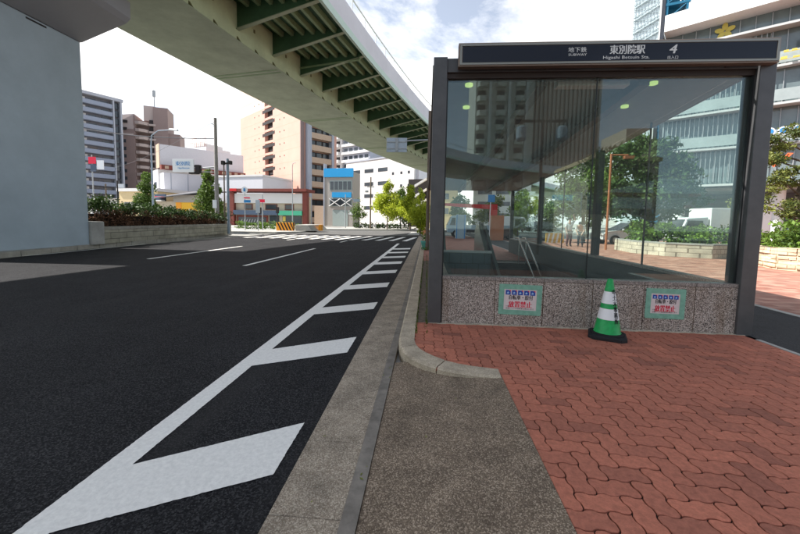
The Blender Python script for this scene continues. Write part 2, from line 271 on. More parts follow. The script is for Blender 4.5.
# ------------------------------------------------------------------ mesh helpers
IDM = Matrix.Identity(4)
class MB:
    def __init__(s, T=None): s.v = []; s.f = []; s.t = []; s.T = T or IDM
    def add(s, vs, fs, tint=None):
        o = len(s.v); s.v += [tuple(s.T @ Vector(p)) for p in vs]; s.f += [tuple(i+o for i in f) for f in fs]
        if tint is not None: s.t += [tint]*len(vs)
        return s
    def box(s, x0, x1, y0, y1, z0, z1):
        return s.add([(x0, y0, z0), (x1, y0, z0), (x1, y1, z0), (x0, y1, z0), (x0, y0, z1), (x1, y0, z1), (x1, y1, z1), (x0, y1, z1)],
                     [(3, 2, 1, 0), (4, 5, 6, 7), (0, 1, 5, 4), (1, 2, 6, 5), (2, 3, 7, 6), (3, 0, 4, 7)])
    def cbox(s, x0, x1, y0, y1, z0, z1, b=.02):
        """box with chamfered vertical and top edges"""
        ring = lambda i, z: [(x0+b+i, y0+i, z), (x1-b-i, y0+i, z), (x1-i, y0+b+i, z), (x1-i, y1-b-i, z), (x1-b-i, y1-i, z), (x0+b+i, y1-i, z), (x0+i, y1-b-i, z), (x0+i, y0+b+i, z)]
        return s.loft([ring(0, z0), ring(0, z1-b), ring(b, z1)])
    def loft(s, rings, cap=True, closed=True):
        k = len(rings[0]); vs = [p for r in rings for p in r]; fs = []
        for i in range(len(rings)-1):
            for j in range(k if closed else k-1):
                a = i*k+j; b = i*k+(j+1) % k; fs.append((a, b, b+k, a+k))
        if cap: fs.append(tuple(range(k-1, -1, -1))); fs.append(tuple(range((len(rings)-1)*k, len(rings)*k)))
        return s.add(vs, fs)
    def prism(s, poly, z0, z1): return s.loft([[(x, y, z0) for x, y in poly], [(x, y, z1) for x, y in poly]])
    def poly(s, pts, z): return s.add([(x, y, z) for x, y in pts], [tuple(range(len(pts)))])
    def quad(s, *p): return s.add(p, [(0, 1, 2, 3)])
    def tube(s, p0, p1, r0, r1=None, n=10):
        r1 = r0 if r1 is None else r1; p0 = Vector(p0); p1 = Vector(p1); d = (p1-p0).normalized()
        a = d.orthogonal().normalized(); b = d.cross(a)
        ring = lambda p, r: [tuple(p+(a*math.cos(2*math.pi*i/n)+b*math.sin(2*math.pi*i/n))*r) for i in range(n)]
        return s.loft([ring(p0, r0), ring(p1, r1)])
    def path(s, pts, r, n=8):
        for i in range(len(pts)-1): s.tube(pts[i], pts[i+1], r, r, n)
        return s
    def lathe(s, prof, c=(0, 0, 0), n=32):
        return s.loft([[(c[0]+r*math.cos(2*math.pi*i/n), c[1]+r*math.sin(2*math.pi*i/n), c[2]+z) for i in range(n)] for r, z in prof])
    def build(s, name, mat, parent=None, smooth=False, bevel=0):
        me = bpy.data.meshes.new(name); me.from_pydata(s.v, [], s.f); me.update()
        if s.t and len(s.t) == len(s.v):
            at = me.attributes.new('tint', 'FLOAT', 'POINT'); at.data.foreach_set('value', s.t)
        return place(name, me, mat, parent, smooth, bevel)
def place(name, me, mat, parent=None, smooth=False, bevel=0):
    if mat is not None: me.materials.clear(); me.materials.append(M[mat] if isinstance(mat, str) else mat)
    if smooth:
        me.polygons.foreach_set('use_smooth', [True]*len(me.polygons))
        me.set_sharp_from_angle(angle=R(40))
    o = bpy.data.objects.new(name, me); COL.objects.link(o)
    if bevel:
        md = o.modifiers.new('bevel', 'BEVEL'); md.width = bevel; md.segments = 2; md.limit_method = 'ANGLE'
    if parent is not None:
        o.parent = parent
        if parent.type == 'EMPTY': o.matrix_parent_inverse = wm(parent).inverted()
    return o
def wm(o): return Matrix.Translation(o.location) @ o.rotation_euler.to_matrix().to_4x4() @ Matrix.Diagonal((*o.scale, 1))
def tag(o, label, cat, group=None):
    o['label'] = label; o['category'] = cat
    if group: o['group'] = group
    return o
def thing(name, label, cat, loc, rz=0, group=None):
    o = bpy.data.objects.new(name, None); COL.objects.link(o); o.location = loc; o.rotation_euler = (0, 0, rz); o.empty_display_size = .2
    return tag(o, label, cat, group)
def struct(o): o['kind'] = 'structure'; return o
def dup(root, loc, rz=None, label=None, scale=None):
    r = root.copy(); COL.objects.link(r); r.location = loc
    if rz is not None: r.rotation_euler = (0, 0, rz)
    if scale: r.scale = (scale,)*3
    if label: r['label'] = label
    for c in list(root.children):
        d = c.copy(); COL.objects.link(d); d.parent = r; d.matrix_parent_inverse = c.matrix_parent_inverse.copy()
        for g in list(c.children):
            h = g.copy(); COL.objects.link(h); h.parent = d
    return r
def TR(x, y, z, a=0): return Matrix.Translation((x, y, z)) @ Matrix.Rotation(a, 4, 'Z')
def text_mesh(body, size, T, sx=1.0, bold=0.0, shear=0, ext=.0015, align='LEFT'):
    c = bpy.data.curves.new('lettering', 'FONT'); c.body = body; c.size = size; c.extrude = ext; c.align_x = align; c.offset = bold; c.shear = shear; c.resolution_u = 2
    o = bpy.data.objects.new('lettering', c); COL.objects.link(o)
    dg = bpy.context.evaluated_depsgraph_get(); me = bpy.data.meshes.new_from_object(o.evaluated_get(dg))
    bpy.data.objects.remove(o); bpy.data.curves.remove(c)
    me.transform(T @ Matrix.Diagonal((sx, 1, 1, 1)))
    return me
def mesh_to_mb(me, mb):
    mb.add([tuple(v.co) for v in me.vertices], [tuple(p.vertices) for p in me.polygons]); bpy.data.meshes.remove(me)
def fit_text(body, x0, x1, z0, z1, y, mb, bold=0, shear=0, ext=.0015):
    """upright lettering on a plane facing -Y, stretched to the box x0..x1, z0..z1"""
    me = text_mesh(body, 1, Matrix.Identity(4), 1, 0, shear, 0)
    co = np.array([v.co for v in me.vertices]); a = co.min(0); b = co.max(0)
    sx = (x1-x0)/(b[0]-a[0]); sz = (z1-z0)/(b[1]-a[1])
    fs = [tuple(p.vertices) for p in me.polygons]; w = bold*(z1-z0)*1.4
    for k, dx in enumerate((-w, w, 0) if bold else (0,)):
        mb.add([(x0+(p[0]-a[0])*sx+dx, y+.0003*k, z0+(p[1]-a[1])*sz) for p in co], fs)
    bpy.data.meshes.remove(me)
FRONT = Matrix.Rotation(R(90), 4, 'X')
def leaves(name, mat, clumps, n, size, parent=None, flat=0.0):
    """n leaf faces scattered in clumps [(centre, (rx,ry,rz), tint)]"""
    w = np.array([c[1][0]*c[1][1]*c[1][2] for c in clumps])**.7; w /= w.sum()
    idx = rng.choice(len(clumps), n, p=w)
    C = np.array([c[0] for c in clumps])[idx]; Rr = np.array([c[1] for c in clumps])[idx]; T = np.array([c[2] for c in clumps])[idx]
    d = rng.normal(size=(n, 3)); d /= np.linalg.norm(d, axis=1)[:, None]; rad = rng.random(n)**.45
    P = C + d*rad[:, None]*Rr*(1+.12*rng.normal(size=(n, 1)))
    nn = rng.normal(size=(n, 3)); nn[:, 2] += flat; nn = nn*.8 + d*.5; nn /= np.linalg.norm(nn, axis=1)[:, None]
    a = np.cross(nn, rng.normal(size=(n, 3))); a /= np.linalg.norm(a, axis=1)[:, None]; b = np.cross(nn, a)
    sz = size*(.6+.8*rng.random(n))[:, None]
    V = np.stack([P-a*sz, P+b*sz*.45, P+a*sz, P-b*sz*.45], 1).reshape(-1, 3)
    tint = np.repeat(np.clip(T+.22*rng.normal(size=n), 0, 1), 4)
    me = bpy.data.meshes.new(name); me.vertices.add(4*n); me.vertices.foreach_set('co', V.ravel())
    me.loops.add(4*n); me.loops.foreach_set('vertex_index', np.arange(4*n)); me.polygons.add(n); me.polygons.foreach_set('loop_start', np.arange(n)*4)
    me.update(calc_edges=True); at = me.attributes.new('tint', 'FLOAT', 'POINT'); at.data.foreach_set('value', tint)
    return place(name, me, mat, parent)
def clumps_in(lobes, k, rel=.34):
    out = []
    for (c, r) in lobes:
        for _ in range(k):
            d = rng.normal(size=3); d /= np.linalg.norm(d); q = rng.random()**.5*.85
            p = np.array(c)+d*q*np.array(r); s = rel*(.6+.8*rng.random())
            out.append((p, tuple(np.array(r)*s), float(np.clip(.32+.5*rng.random(), 0, 1))))
    return out
def tree(name, label, x, y, zb, h, crown, mat, n, size, trunk_r, group=None, th=None, k=14, rel=.34, limbs=6):
    """crown: lobes as (dx, dy, z, rx, ry, rz) above the base"""
    t = thing(name, label, 'tree', (x, y, zb), 0, group)
    lob = [((x+a, y+b, zb+c), (d, e, f)) for a, b, c, d, e, f in crown]
    cl = clumps_in(lob, k, rel)
    mb = MB(); top = th or h*.7; pts = [Vector((x, y, zb))]
    for i in range(1, 6): pts.append(Vector((x+random.uniform(-1, 1)*.03*h*.4, y+random.uniform(-1, 1)*.03*h*.4, zb+top*i/5)))
    for i in range(5): mb.tube(pts[i], pts[i+1], trunk_r*(1-.15*i), trunk_r*(1-.15*(i+1)), 9)
    for q in range(limbs):
        c = cl[int(rng.integers(len(cl)))][0]; st = pts[random.choice([2, 3, 4])]; e = Vector(c); mid = (st+e)/2 + Vector((0, 0, .08*h))
        mb.tube(st, mid, trunk_r*.45, trunk_r*.3, 6).tube(mid, e, trunk_r*.3, trunk_r*.1, 6)
    mb.build('trunk', 'bark', t, True)
    leaves('crown', mat, cl, n, size, t)
    return t
def hedge(name, label, cat, pts, w, z0, h, mat, n, size, group=None, lumps=.16, parts=None):
    t = thing(name, label, cat, (pts[0][0], pts[0][1], z0), 0, group)
    cl = []
    for i in range(len(pts)-1):
        a = np.array(pts[i]); b = np.array(pts[i+1]); ln = np.linalg.norm(b-a); m = max(2, int(ln/.35))
        for q in range(m):
            p = a+(b-a)*(q+rng.random())/m
            for lv in (.25, .6, .85):
                cl.append(((p[0]+rng.normal()*w*.16, p[1]+rng.normal()*w*.16, z0+h*lv*(1+lumps*rng.normal())), (max(.18, w*.42), max(.18, w*.42), h*.24), float(rng.random()*.6+.15)))
    leaves('foliage', mat, cl, n, size, t); return t

# ------------------------------------------------------------------ ground, road, kerbs
HX0, HX1, HY0, HY1 = .30, 3.86, 5.05, 13.0          # stair pit
g = MB(); B = 900
g.poly([(-B, -B), (B, -B), (B, HY0), (-B, HY0)], -.14).poly([(-B, HY0), (HX0, HY0), (HX0, HY1), (-B, HY1)], -.14)
g.poly([(HX1, HY0), (B, HY0), (B, HY1), (HX1, HY1)], -.14).poly([(-B, HY1), (B, HY1), (B, B), (-B, B)], -.14)
struct(g.build('ground', 'concrete'))
r = MB(); ZR = -.08
r.poly([(-14.4, -90), (-.74, -90), (-.74, 34), (-14.4, 34)], ZR).poly([(-60, -90), (-25, -90), (-25, 34), (-60, 34)], ZR)
struct(r.build('road', 'asphalt'))
r = MB(); r.poly([(-120, 34), (90, 34), (90, 62), (-120, 62)], ZR); struct(r.build('road_crossing', 'asphalt_pale'))
p = MB(); ZP = ZR+.004
def ragged(mb, pts, z, step=.016, j=.0012):
    o = []
    for i in range(len(pts)):
        a = Vector(pts[i]); b = Vector(pts[(i+1) % len(pts)]); n = max(1, int((b-a).length/step)); nr = Vector((-(b-a).y, (b-a).x)).normalized()
        for k in range(n): q = a.lerp(b, k/n)+nr*(random.gauss(0, j) if k else 0); o.append((q.x, q.y, z))
    mb.add(o, [tuple(range(len(o)))])
def stripe(mb, x0, x1, y0, y1, sl=0):
    n = max(2, int((y1-y0)/.4)); 
    for i in range(n):
        a = y0+(y1-y0)*i/n; b = y0+(y1-y0)*(i+1)/n
        mb.add([(x0, a, ZP), (x1, a+sl, ZP), (x1, b+sl, ZP), (x0, b, ZP)], [(0, 1, 2, 3)])
ragged(p, [(-1.85, -8), (-1.69, -8), (-1.69, 14), (-1.85, 14)], ZP); stripe(p, -1.85+.0, -1.69, 14, 22.5)
for y0, y1 in [(-2.05, -1.5), (-.08, .47), (1.87, 2.40), (3.77, 4.30), (5.72, 6.22), (7.69, 8.27), (9.83, 10.45), (11.98, 12.72), (14.0, 14.7), (16.1, 16.8), (18.2, 19.0)]:
    ragged(p, [(-.84, y0), (-.84, y1), (-1.72, y1-.55), (-1.72, y0-.48)], ZP+.001)
for y0 in (-13.8, 10.4, 22.5): stripe(p, -5.58, -5.44, y0, y0+6.9 if y0 < 20 else y0+2)
for y0 in (-12.8, 11.4, 23.5): stripe(p, -9.5, -9.36, y0, y0+6.2 if y0 < 20 else y0+1.5)
for i in range(13):
    x = -1.75-.98*i; p.add([(x, 25.3, ZP), (x+.36, 25.3, ZP), (x+.95, 31.4, ZP), (x+.6, 31.4, ZP)], [(0, 1, 2, 3)])
for i in range(10):
    x = 1.0; y = 37+1.0*i; p.add([(-2.0, y, ZP), (3.5, y+1.5, ZP), (3.5, y+1.95, ZP), (-2.0, y+.45, ZP)], [(0, 1, 2, 3)])
stripe(p, -13.95, -13.82, -40, 12)
p.add([(-13.95, 12, ZP), (-13.82, 12, ZP), (-14.5, 17.5, ZP), (-14.62, 17.5, ZP)], [(0, 1, 2, 3)])
struct(p.build('road_markings', 'paint'))
gt = MB()
ys = [-8+.6*i for i in range(70)]
for a in ys: gt.box(-.745, -.30, a, a+.597, -.2, -.072)
struct(gt.build('gutter', 'gutter', bevel=.004))
gl_ = MB(); gl_.add([(-.385, -8, -.0685), (-.30, -8, -.0685), (-.30, 33, -.0685), (-.372, 33, -.0685)], [(0, 1, 2, 3)]); struct(gl_.build('gutter_channel', 'channel'))
# kerb stones: straight run then the rounded end at the driveway
def lerp(a, b, t): return a+(b-a)*t
kb = MB()
def kstone(o0, o1, i0, i1, zt=.014):
    lift = .018
    kb.loft([[(o0[0], o0[1], -.2), (o0[0], o0[1], zt-lift), (lerp(o0[0], i0[0], .12), lerp(o0[1], i0[1], .12), zt), (i0[0], i0[1], zt), (i0[0], i0[1], -.2)],
             [(o1[0], o1[1], -.2), (o1[0], o1[1], zt-lift), (lerp(o1[0], i1[0], .12), lerp(o1[1], i1[1], .12), zt), (i1[0], i1[1], zt), (i1[0], i1[1], -.2)]])
y = 4.12
while y < 34: kstone((-.296, y), (-.296, y+.594), (-.115, y), (-.115, y+.594)); y += .6
arc_o = [(-.296, 4.115), (-.285, 3.93), (-.255, 3.76), (-.20, 3.61), (-.12, 3.475), (-.01, 3.36), (.12, 3.27), (.27, 3.205), (.43, 3.165), (.70, 3.13)]
arc_i = [(-.115, 4.115), (-.112, 4.0), (-.09, 3.87), (-.05, 3.75), (.02, 3.64), (.11, 3.54), (.21, 3.455), (.33, 3.39), (.47, 3.345), (.705, 3.30)]
grp = [(0, 2), (2, 6), (6, 9)]
for a, b in grp:
    for i in range(a, b):
        e = .008 if i == a else 0; f = .008 if i == b-1 else 0
        q = lambda P, i, t: (lerp(P[i][0], P[i+1][0], t), lerp(P[i][1], P[i+1][1], t))
        z = .014 if i < 6 else .012
        kstone(q(arc_o, i, e*5), q(arc_o, i, 1-f*5), q(arc_i, i, e*5), q(arc_i, i, 1-f*5), z)
struct(kb.build('kerb', 'kerb'))
ap = MB(); nx, ny = 10, 30
xs = [lerp(-.296, .70, i/nx) for i in range(nx+1)]; ysv = [lerp(-6, 3.55, j/ny) for j in range(ny+1)]
def apz(x, y): 
    t = (x+.296)/.996; return lerp(-.064, .001, t**1.7)
vs = [(x, y, apz(x, y)-(.012 if i == 0 else 0)) for y in ysv for i, x in enumerate(xs)]
vs = [(x, y if x > .1 or y < 3.9 else y, z) for x, y, z in vs]
fs = [(j*(nx+1)+i, j*(nx+1)+i+1, (j+1)*(nx+1)+i+1, (j+1)*(nx+1)+i) for j in range(ny) for i in range(nx)]
keep = []
for f in fs:
    cx = sum(vs[k][0] for k in f)/4; cy = sum(vs[k][1] for k in f)/4
    if cy < 3.25+max(0, .5-cx)*.8: keep.append(f)
ap.add(vs, keep); ap.quad((-.296, -6, -.07), (-.296, 3.6, -.07), (-.296, 3.6, -.14), (-.296, -6, -.14))
struct(ap.build('driveway_apron', 'apron', smooth=True))
# wavy interlocking pavers in herringbone
PW = .1125; AMP = .0082
def clip(poly, ax, val, sgn):
    o = []
    for i in range(len(poly)):
        a = poly[i]; b = poly[(i+1) % len(poly)]; da = sgn*(a[ax]-val); db = sgn*(b[ax]-val)
        if da >= 0: o.append(a)
        if (da >= 0) != (db >= 0):
            t = da/(da-db); o.append((a[0]+(b[0]-a[0])*t, a[1]+(b[1]-a[1])*t))
    return o
def wave(s):   # rounded trapezoid wave
    v = math.asin(math.sin(2*math.pi*s))/1.5708; return max(-.8, min(.8, v*1.9))
def paver_poly(x0, y0, w, h):
    k = 12; pts = []; gp = .0036
    nxx = int(round(w/PW))*k; nyy = int(round(h/PW))*k
    for i in range(nxx): pts.append((i*PW/k, 0))
    for i in range(nyy): pts.append((w, i*PW/k))
    for i in range(nxx): pts.append((w-i*PW/k, h))
    for i in range(nyy): pts.append((0, h-i*PW/k))
    o = []
    for a, b in pts:
        X = x0+a; Y = y0+b
        sxx = gp if a < 1e-6 else (-gp if a > w-1e-6 else 0); syy = gp if b < 1e-6 else (-gp if b > h-1e-6 else 0)
        o.append((X+AMP*wave(Y/PW)+sxx, Y+AMP*wave(X/PW)+syy))
    return o
pv = MB(); ja = MB()
def emit(poly):
    if len(poly) < 4: return
    ar = 0
    for i in range(len(poly)): a = poly[i]; b = poly[(i+1) % len(poly)]; ar += a[0]*b[1]-a[1]*b[0]
    if abs(ar) < .0012: return
    z = random.gauss(0, .0009); tx = random.gauss(0, .004); ty = random.gauss(0, .004); cx = sum(q[0] for q in poly)/len(poly); cy = sum(q[1] for q in poly)/len(poly)
    cl = random.choice([.52, .58, .6, .65, .68, .72, .6]); 
    if random.random() < .045: cl = .22
    n = len(poly); zt = lambda x, y: z+(x-cx)*tx+(y-cy)*ty
    sh = lambda x, c, e: c+(x-c)*e
    vs = [(x, y, -.02) for x, y in poly]+[(x, y, zt(x, y)-.0022) for x, y in poly]+[(sh(x, cx, .975), sh(y, cy, .975), zt(x, y)) for x, y in poly]
    fs = [(i, (i+1) % n, n+(i+1) % n, n+i) for i in range(n)]+[(n+i, n+(i+1) % n, 2*n+(i+1) % n, 2*n+i) for i in range(n)]+[tuple(range(2*n, 3*n))]
    pv.add(vs, fs, min(1, max(0, cl+random.gauss(0, .11))))
for row in range(-14, 44):
    for m in range(-12, 14):
        for kind in (0, 1):
            if kind == 0: x0 = (row+4*m)*PW; y0 = row*PW; w, h = 2*PW, PW
            else: x0 = (row+4*m+2)*PW; y0 = (row)*PW; w, h = PW, 2*PW
            if kind == 1: y0 = (row-1)*PW + PW - PW
            if x0 > 4.2 or x0 < -.5 or y0 > 4.9 or y0 < -.9: continue
            pp = paver_poly(x0, y0, w, h)
            for reg in (((0, -.20, 1), (1, 3.215, 1), (1, 4.785, -1), (0, 4.05, -1)), ((0, .702, 1), (1, 3.215, -1), (0, 4.05, -1), (1, -.8, 1))):
                q = pp
                for c in reg:
                    q = clip(q, *c)
                    if len(q) < 3: break
                else:
                    cx = sum(a[0] for a in q)/len(q); cy = sum(a[1] for a in q)/len(q)
                    # keep inside of the rounded kerb
                    if cy > 3.2 and cx < .7:
                        if cx < -.13 or (cy < 4.1 and math.hypot(cx-.72, cy-4.12) > .97): continue
                    emit(q)
struct(pv.build('brick_paving', 'paver'))
ja.poly([(.702, -.8), (4.05, -.8), (4.05, 3.215), (.702, 3.215)], -.0095).poly([(-.125, 4.1), (-.1, 3.8), (.12, 3.5), (.45, 3.3), (.702, 3.215), (4.05, 3.215), (4.05, 4.785), (-.125, 4.785)], -.0095)
struct(ja.build('paving_bed', 'joint'))
sw = MB(); sw.poly([(.702, -60), (60, -60), (60, -.8), (.702, -.8)], -.001); struct(sw.build('forecourt', 'asphalt_path'))  # unseen ground; its dark colour stands in for shade there
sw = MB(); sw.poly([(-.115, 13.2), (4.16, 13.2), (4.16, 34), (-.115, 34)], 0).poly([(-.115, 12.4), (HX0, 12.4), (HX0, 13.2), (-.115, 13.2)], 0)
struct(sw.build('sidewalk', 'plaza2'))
sl = MB(); sl.poly([(-.115, 4.785), (.30, 4.785), (.30, 12.4), (-.115, 12.4)], -.006)
struct(sl.build('verge_strip', 'soil'))
pa = MB(); pa.poly([(4.10, -.8), (5.74, -.8), (5.74, 40), (4.10, 40)], .002); struct(pa.build('asphalt_path', 'asphalt_path'))
ed = MB()
for i in range(80): a = -.8+.6*i; ed.box(4.045, 4.10, a, a+.595, -.1, .006) if a < 4.6 or a > 17 else None; ed.box(5.74, 5.86, a, a+.595, -.1, .012)
struct(ed.build('path_edging', 'concrete'))
pz = MB(); pz.poly([(5.86, -.8), (60, -.8), (60, 33), (5.86, 33)], .004); struct(pz.build('plaza', 'plaza'))
# median island with the pier and planter
mi = MB()
outer = [(-13.62, -60), (-13.62, 10.0), (-14.1, 12.4), (-14.7, 15.0), (-15.0, 18), (-15.9, 24), (-17.0, 29.5), (-18.2, 32.0), (-20.5, 32.6), (-25, 31), (-25, -60)]
inner = [(-13.78, -60), (-13.78, 10.0), (-14.26, 12.4), (-14.86, 15.0), (-15.17, 18), (-16.06, 24), (-17.15, 29.5), (-18.3, 31.8), (-20.5, 32.4), (-24.8, 30.9), (-24.8, -60)]
mi.poly(inner, .085); struct(mi.build('median', 'concrete'))
mk_ = MB()
for i in range(len(outer)-2):
    a, b, c, d = Vector(outer[i]), Vector(outer[i+1]), Vector(inner[i]), Vector(inner[i+1]); n = max(1, int((b-a).length/.9))
    if i == 0: n = 60
    for k in range(n):
        t0 = k/n; t1 = (k+.985)/n
        P = [a.lerp(b, t0), a.lerp(b, t1), c.lerp(d, t1), c.lerp(d, t0)]
        mk_.prism([tuple(q) for q in P], -.2, .10)
struct(mk_.build('median_kerb', 'kerb_far', bevel=.015))
i2 = MB(); I2 = [(-30, 33.6), (-19, 33.0), (-14.6, 33.7), (-13.2, 36.5), (-12.9, 41), (-14.5, 45), (-30, 46)]
i2.prism(I2, -.2, .06); struct(i2.build('traffic_island', 'concrete'))
fs_ = MB(); fs_.prism([(-120, 47), (-14.0, 47), (-2.6, 53.3), (-2.2, 60), (-2.2, 200), (-120, 200)], -.2, .06); struct(fs_.build('far_sidewalk', 'concrete'))

# ------------------------------------------------------------------ elevated road
def path_pts(s0, s1, ds=2.0):
    """fascia line: list of (x, y, theta), s measured from the reference point"""
    def walk(end):
        x, y, th = -5.28, 17.7, .178; s = 0; sg = 1 if end > 0 else -1; o = [(0, x, y, th)]
        while abs(s) < abs(end)-1e-6:
            h = .5*sg; k = 1/220 if s > -30 else 1/60
            th2 = th+k*h*.5; x += math.sin(th2)*h; y += math.cos(th2)*h; th += k*h; s += h; o.append((s, x, y, th))
        return o
    al = walk(s0)[::-1][:-1]+walk(s1); return [q for q in al if s0-1e-6 <= q[0] <= s1+1e-6 and abs((q[0]/ds)-round(q[0]/ds)) < 1e-6]
PTH = path_pts(-110, 150)
def off(q, d, z): return (q[1]-d*math.cos(q[3]), q[2]+d*math.sin(q[3]), z)
SE = .05
op = thing('elevated_expressway', 'green steel elevated expressway with cream box girder curving over the road', 'overpass', (-9.5, 18, 0))
def sweep(name, sec, mat, smooth=False):
    mb = MB(); mb.loft([[off(q, d, z) for d, z in sec] for q in PTH]); return mb.build(name, mat, op, smooth)
ZB = 10.4; ZD = 12.15
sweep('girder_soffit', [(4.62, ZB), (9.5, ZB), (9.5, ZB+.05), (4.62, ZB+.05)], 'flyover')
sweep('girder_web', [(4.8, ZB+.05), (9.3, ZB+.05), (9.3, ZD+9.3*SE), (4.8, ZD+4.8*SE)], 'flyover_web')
sweep('deck', [(.12, ZD), (13.2, ZD+13.2*SE), (13.2, ZD+.3+13.2*SE), (.12, ZD+.3)], 'flyover_dark')
sweep('edge_beam', [(0, ZD-.28), (.16, ZD-.28), (.16, ZD+.12), (0, ZD+.12)], 'flyover_edge')
par = sweep('parapet', [(.03, ZD+.12), (.22, ZD+.12), (.22, ZD+1.35), (.03, ZD+1.35)], 'parapet')
sweep('parapet', [(13.1, ZD+13.1*SE-.25), (13.3, ZD+13.3*SE-.25), (13.3, ZD+13.3*SE+1.35), (13.1, ZD+13.1*SE+1.35)], 'parapet')
rl = MB()
rl.loft([[off(q, d, z) for d, z in [(.09, ZD+2.06), (.15, ZD+2.06), (.15, ZD+2.12), (.09, ZD+2.12)]] for q in PTH])
for q in PTH: rl.tube(off(q, .12, ZD+1.35), off(q, .12, ZD+2.07), .03, .03, 6)
rl.build('railing', 'white', par)
rb = MB()
for k in range(6):
    d = .75+.68*k; z = ZD+d*SE
    rb.loft([[off(q, d-.13, z-.01), off(q, d-.08, z-.26), off(q, d+.08, z-.26), off(q, d+.13, z-.01)] for q in PTH])
rb.build('stiffeners', 'flyover_rib', op)
bk = 0
SB = path_pts(-30, 100, .5)
step = 2.9; s = -26.0
bolts = MB(); seam = MB()
while s < 98:
    q = min(SB, key=lambda a: abs(a[0]-s)); c, si = math.cos(q[3]), math.sin(q[3])
    mb = MB(); t = .02
    def P(d, z, e): x, y, zz_ = off(q, d, z); return (x+si*e, y+c*e, zz_)
    pr = [(4.8, ZD+4.8*SE), (4.8, ZD-1.05), (.3, ZD-.24), (.3, ZD)]
    mb.loft([[P(d, z, -t) for d, z in pr], [P(d, z, t) for d, z in pr]])
    br = mb.build('bracket', 'flyover_dark', op)
    fl = MB(); fp = [(4.8, ZD-1.05), (4.8, ZD-1.10), (.16, ZD-.27), (.16, ZD-.24)]
    fl.loft([[P(d, z, -.11) for d, z in fp], [P(d, z, .11) for d, z in fp]]); fl.build('flange', 'flyover', br)
    for e in (.0, 1.45):
        if not -4 < s < 91: continue
        bolts = MB(); bolts.loft([[P(4.8, ZB+.06, e-.05), P(4.62, ZB+.06, e-.05), P(4.8, ZB+.34, e-.05)], [P(4.8, ZB+.06, e+.05), P(4.62, ZB+.06, e+.05), P(4.8, ZB+.34, e+.05)]]); bolts.build('lug', 'bolt', op)
    if not -4 < s < 91: s += step; continue
    z0 = ZB+1.15; bolts = MB(); bolts.loft([[P(4.80, z0, 1.3), P(4.77, z0, 1.3), P(4.77, z0+.18, 1.3), P(4.80, z0+.18, 1.3)], [P(4.80, z0, 1.42), P(4.77, z0, 1.42), P(4.77, z0+.18, 1.42), P(4.80, z0+.18, 1.42)]]); bolts.build('lug', 'bolt', op)
    s += step
for s in (3.6, 13.5, 26, 40, 56, 75):
    q = min(SB, key=lambda a: abs(a[0]-s)); c, si = math.cos(q[3]), math.sin(q[3])
    for e in (-.28, .10):
        P2 = lambda d, z, f: (off(q, d, z)[0]+si*f, off(q, d, z)[1]+c*f, z)
        seam = MB(); seam.loft([[P2(4.70, ZB-.012, e), P2(9.42, ZB-.012, e), P2(9.42, ZB+.01, e), P2(4.70, ZB+.01, e)], [P2(4.70, ZB-.012, e+.16), P2(9.42, ZB-.012, e+.16), P2(9.42, ZB+.01, e+.16), P2(4.70, ZB+.01, e+.16)]]); seam.build('splice_plate', 'flyover_rib', op)
for s in (6.2, 21.5, 36.5):
    dr = MB(); q = min(SB, key=lambda a: abs(a[0]-s)); dr.path([off(q, 4.85, ZD-.55), off(q, .45, ZD-.42), off(q, .45, ZD-.2)], .075, 8); dr.build('drain_pipe', 'flyover_rib', op, True)
pr_ = thing('overpass_pier', 'massive pale blue grey pier with dark overhanging cap on the median', 'pier', (-17, 11.5, .085))
PX0, PX1, PY0, PY1 = -19.6, -14.6, 9.55, 14.45
mb = MB(); mb.cbox(PX0, PX1, PY0, PY1, .085, 8.56, .03); col_ = mb.build('column', 'pier', pr_)
cp = MB()
prof = [(-21.8, 9.3), (-19.6, 8.56), (-14.55, 8.56), (-12.55, 9.28), (-12.35, 9.45), (-12.35, 10.1), (-21.8, 10.1)]
cp.loft([[(x, PY0-.12, z) for x, z in prof], [(x, PY1+.02, z) for x, z in prof]]); cp.build('crossbeam', 'pier_cap', pr_)
sm = MB(); sm.box(-14.598, -14.585, 9.9, 10.25, 8.40, 8.47).box(-14.598, -14.585, 12.4, 13.1, 8.42, 8.48); sm.build('drain_slots', 'dark', col_)
be = MB(); be.box(-14.9, -14.2, 10.2, 12.6, 10.1, 10.4).box(-12.0+.3-1.2, -12.4, 10.2, 12.6, 10.1, 10.4).box(-20.2, -19.5, 10.2, 12.6, 10.1, 10.4); be.build('bearings', 'steel_in', pr_)

# ------------------------------------------------------------------ subway entrance
en = thing('subway_entrance', 'glass and granite subway entrance with dark steel posts and a navy station sign', 'subway entrance', (2.1, 4.8, 0))
gr = MB(); jx = [.225, .93, 1.56, 2.19, 2.83, 3.46, 4.03]
for i in range(6): gr.box(jx[i]+.0045, jx[i+1]-.0045, 4.80, 4.94, -.14, .60)
for i in range(14): a = 4.945+.86*i; gr.box(3.90, 4.02, a, a+.855, -.14, .60)
for i in range(9): a = 4.945+.86*i; gr.box(.225, .30, a, a+.855, -.14, .60)
gw = gr.build('granite_wall', 'granite', en, bevel=.004)
jn = MB(); jn.box(.23, 4.02, 4.807, 4.93, -.13, .595); jn.build('joints', mk('joint_rust', (.13, .085, .05), .9, n=.4, nscale=8), gw)
cp = MB()
for i in range(6): cp.box(jx[i]+(.0015 if i else -.0), jx[i+1]-.0015, 4.792, 4.96, .602, .650)
for i in range(14): a = 4.962+.86*i; cp.box(3.885, 4.03, a, a+.857, .602, .650)
for i in range(9): a = 4.962+.86*i; cp.box(.215, .31, a, a+.857, .602, .650)
cp.build('coping', 'granite_cap', gw, bevel=.004)
mo = MB()
for i in range(34):
    x = .05+.118*i; d = .018+.022*random.random(); mo.box(x, x+.12, 4.79-d, 4.806, -.01, .004+.008*random.random())
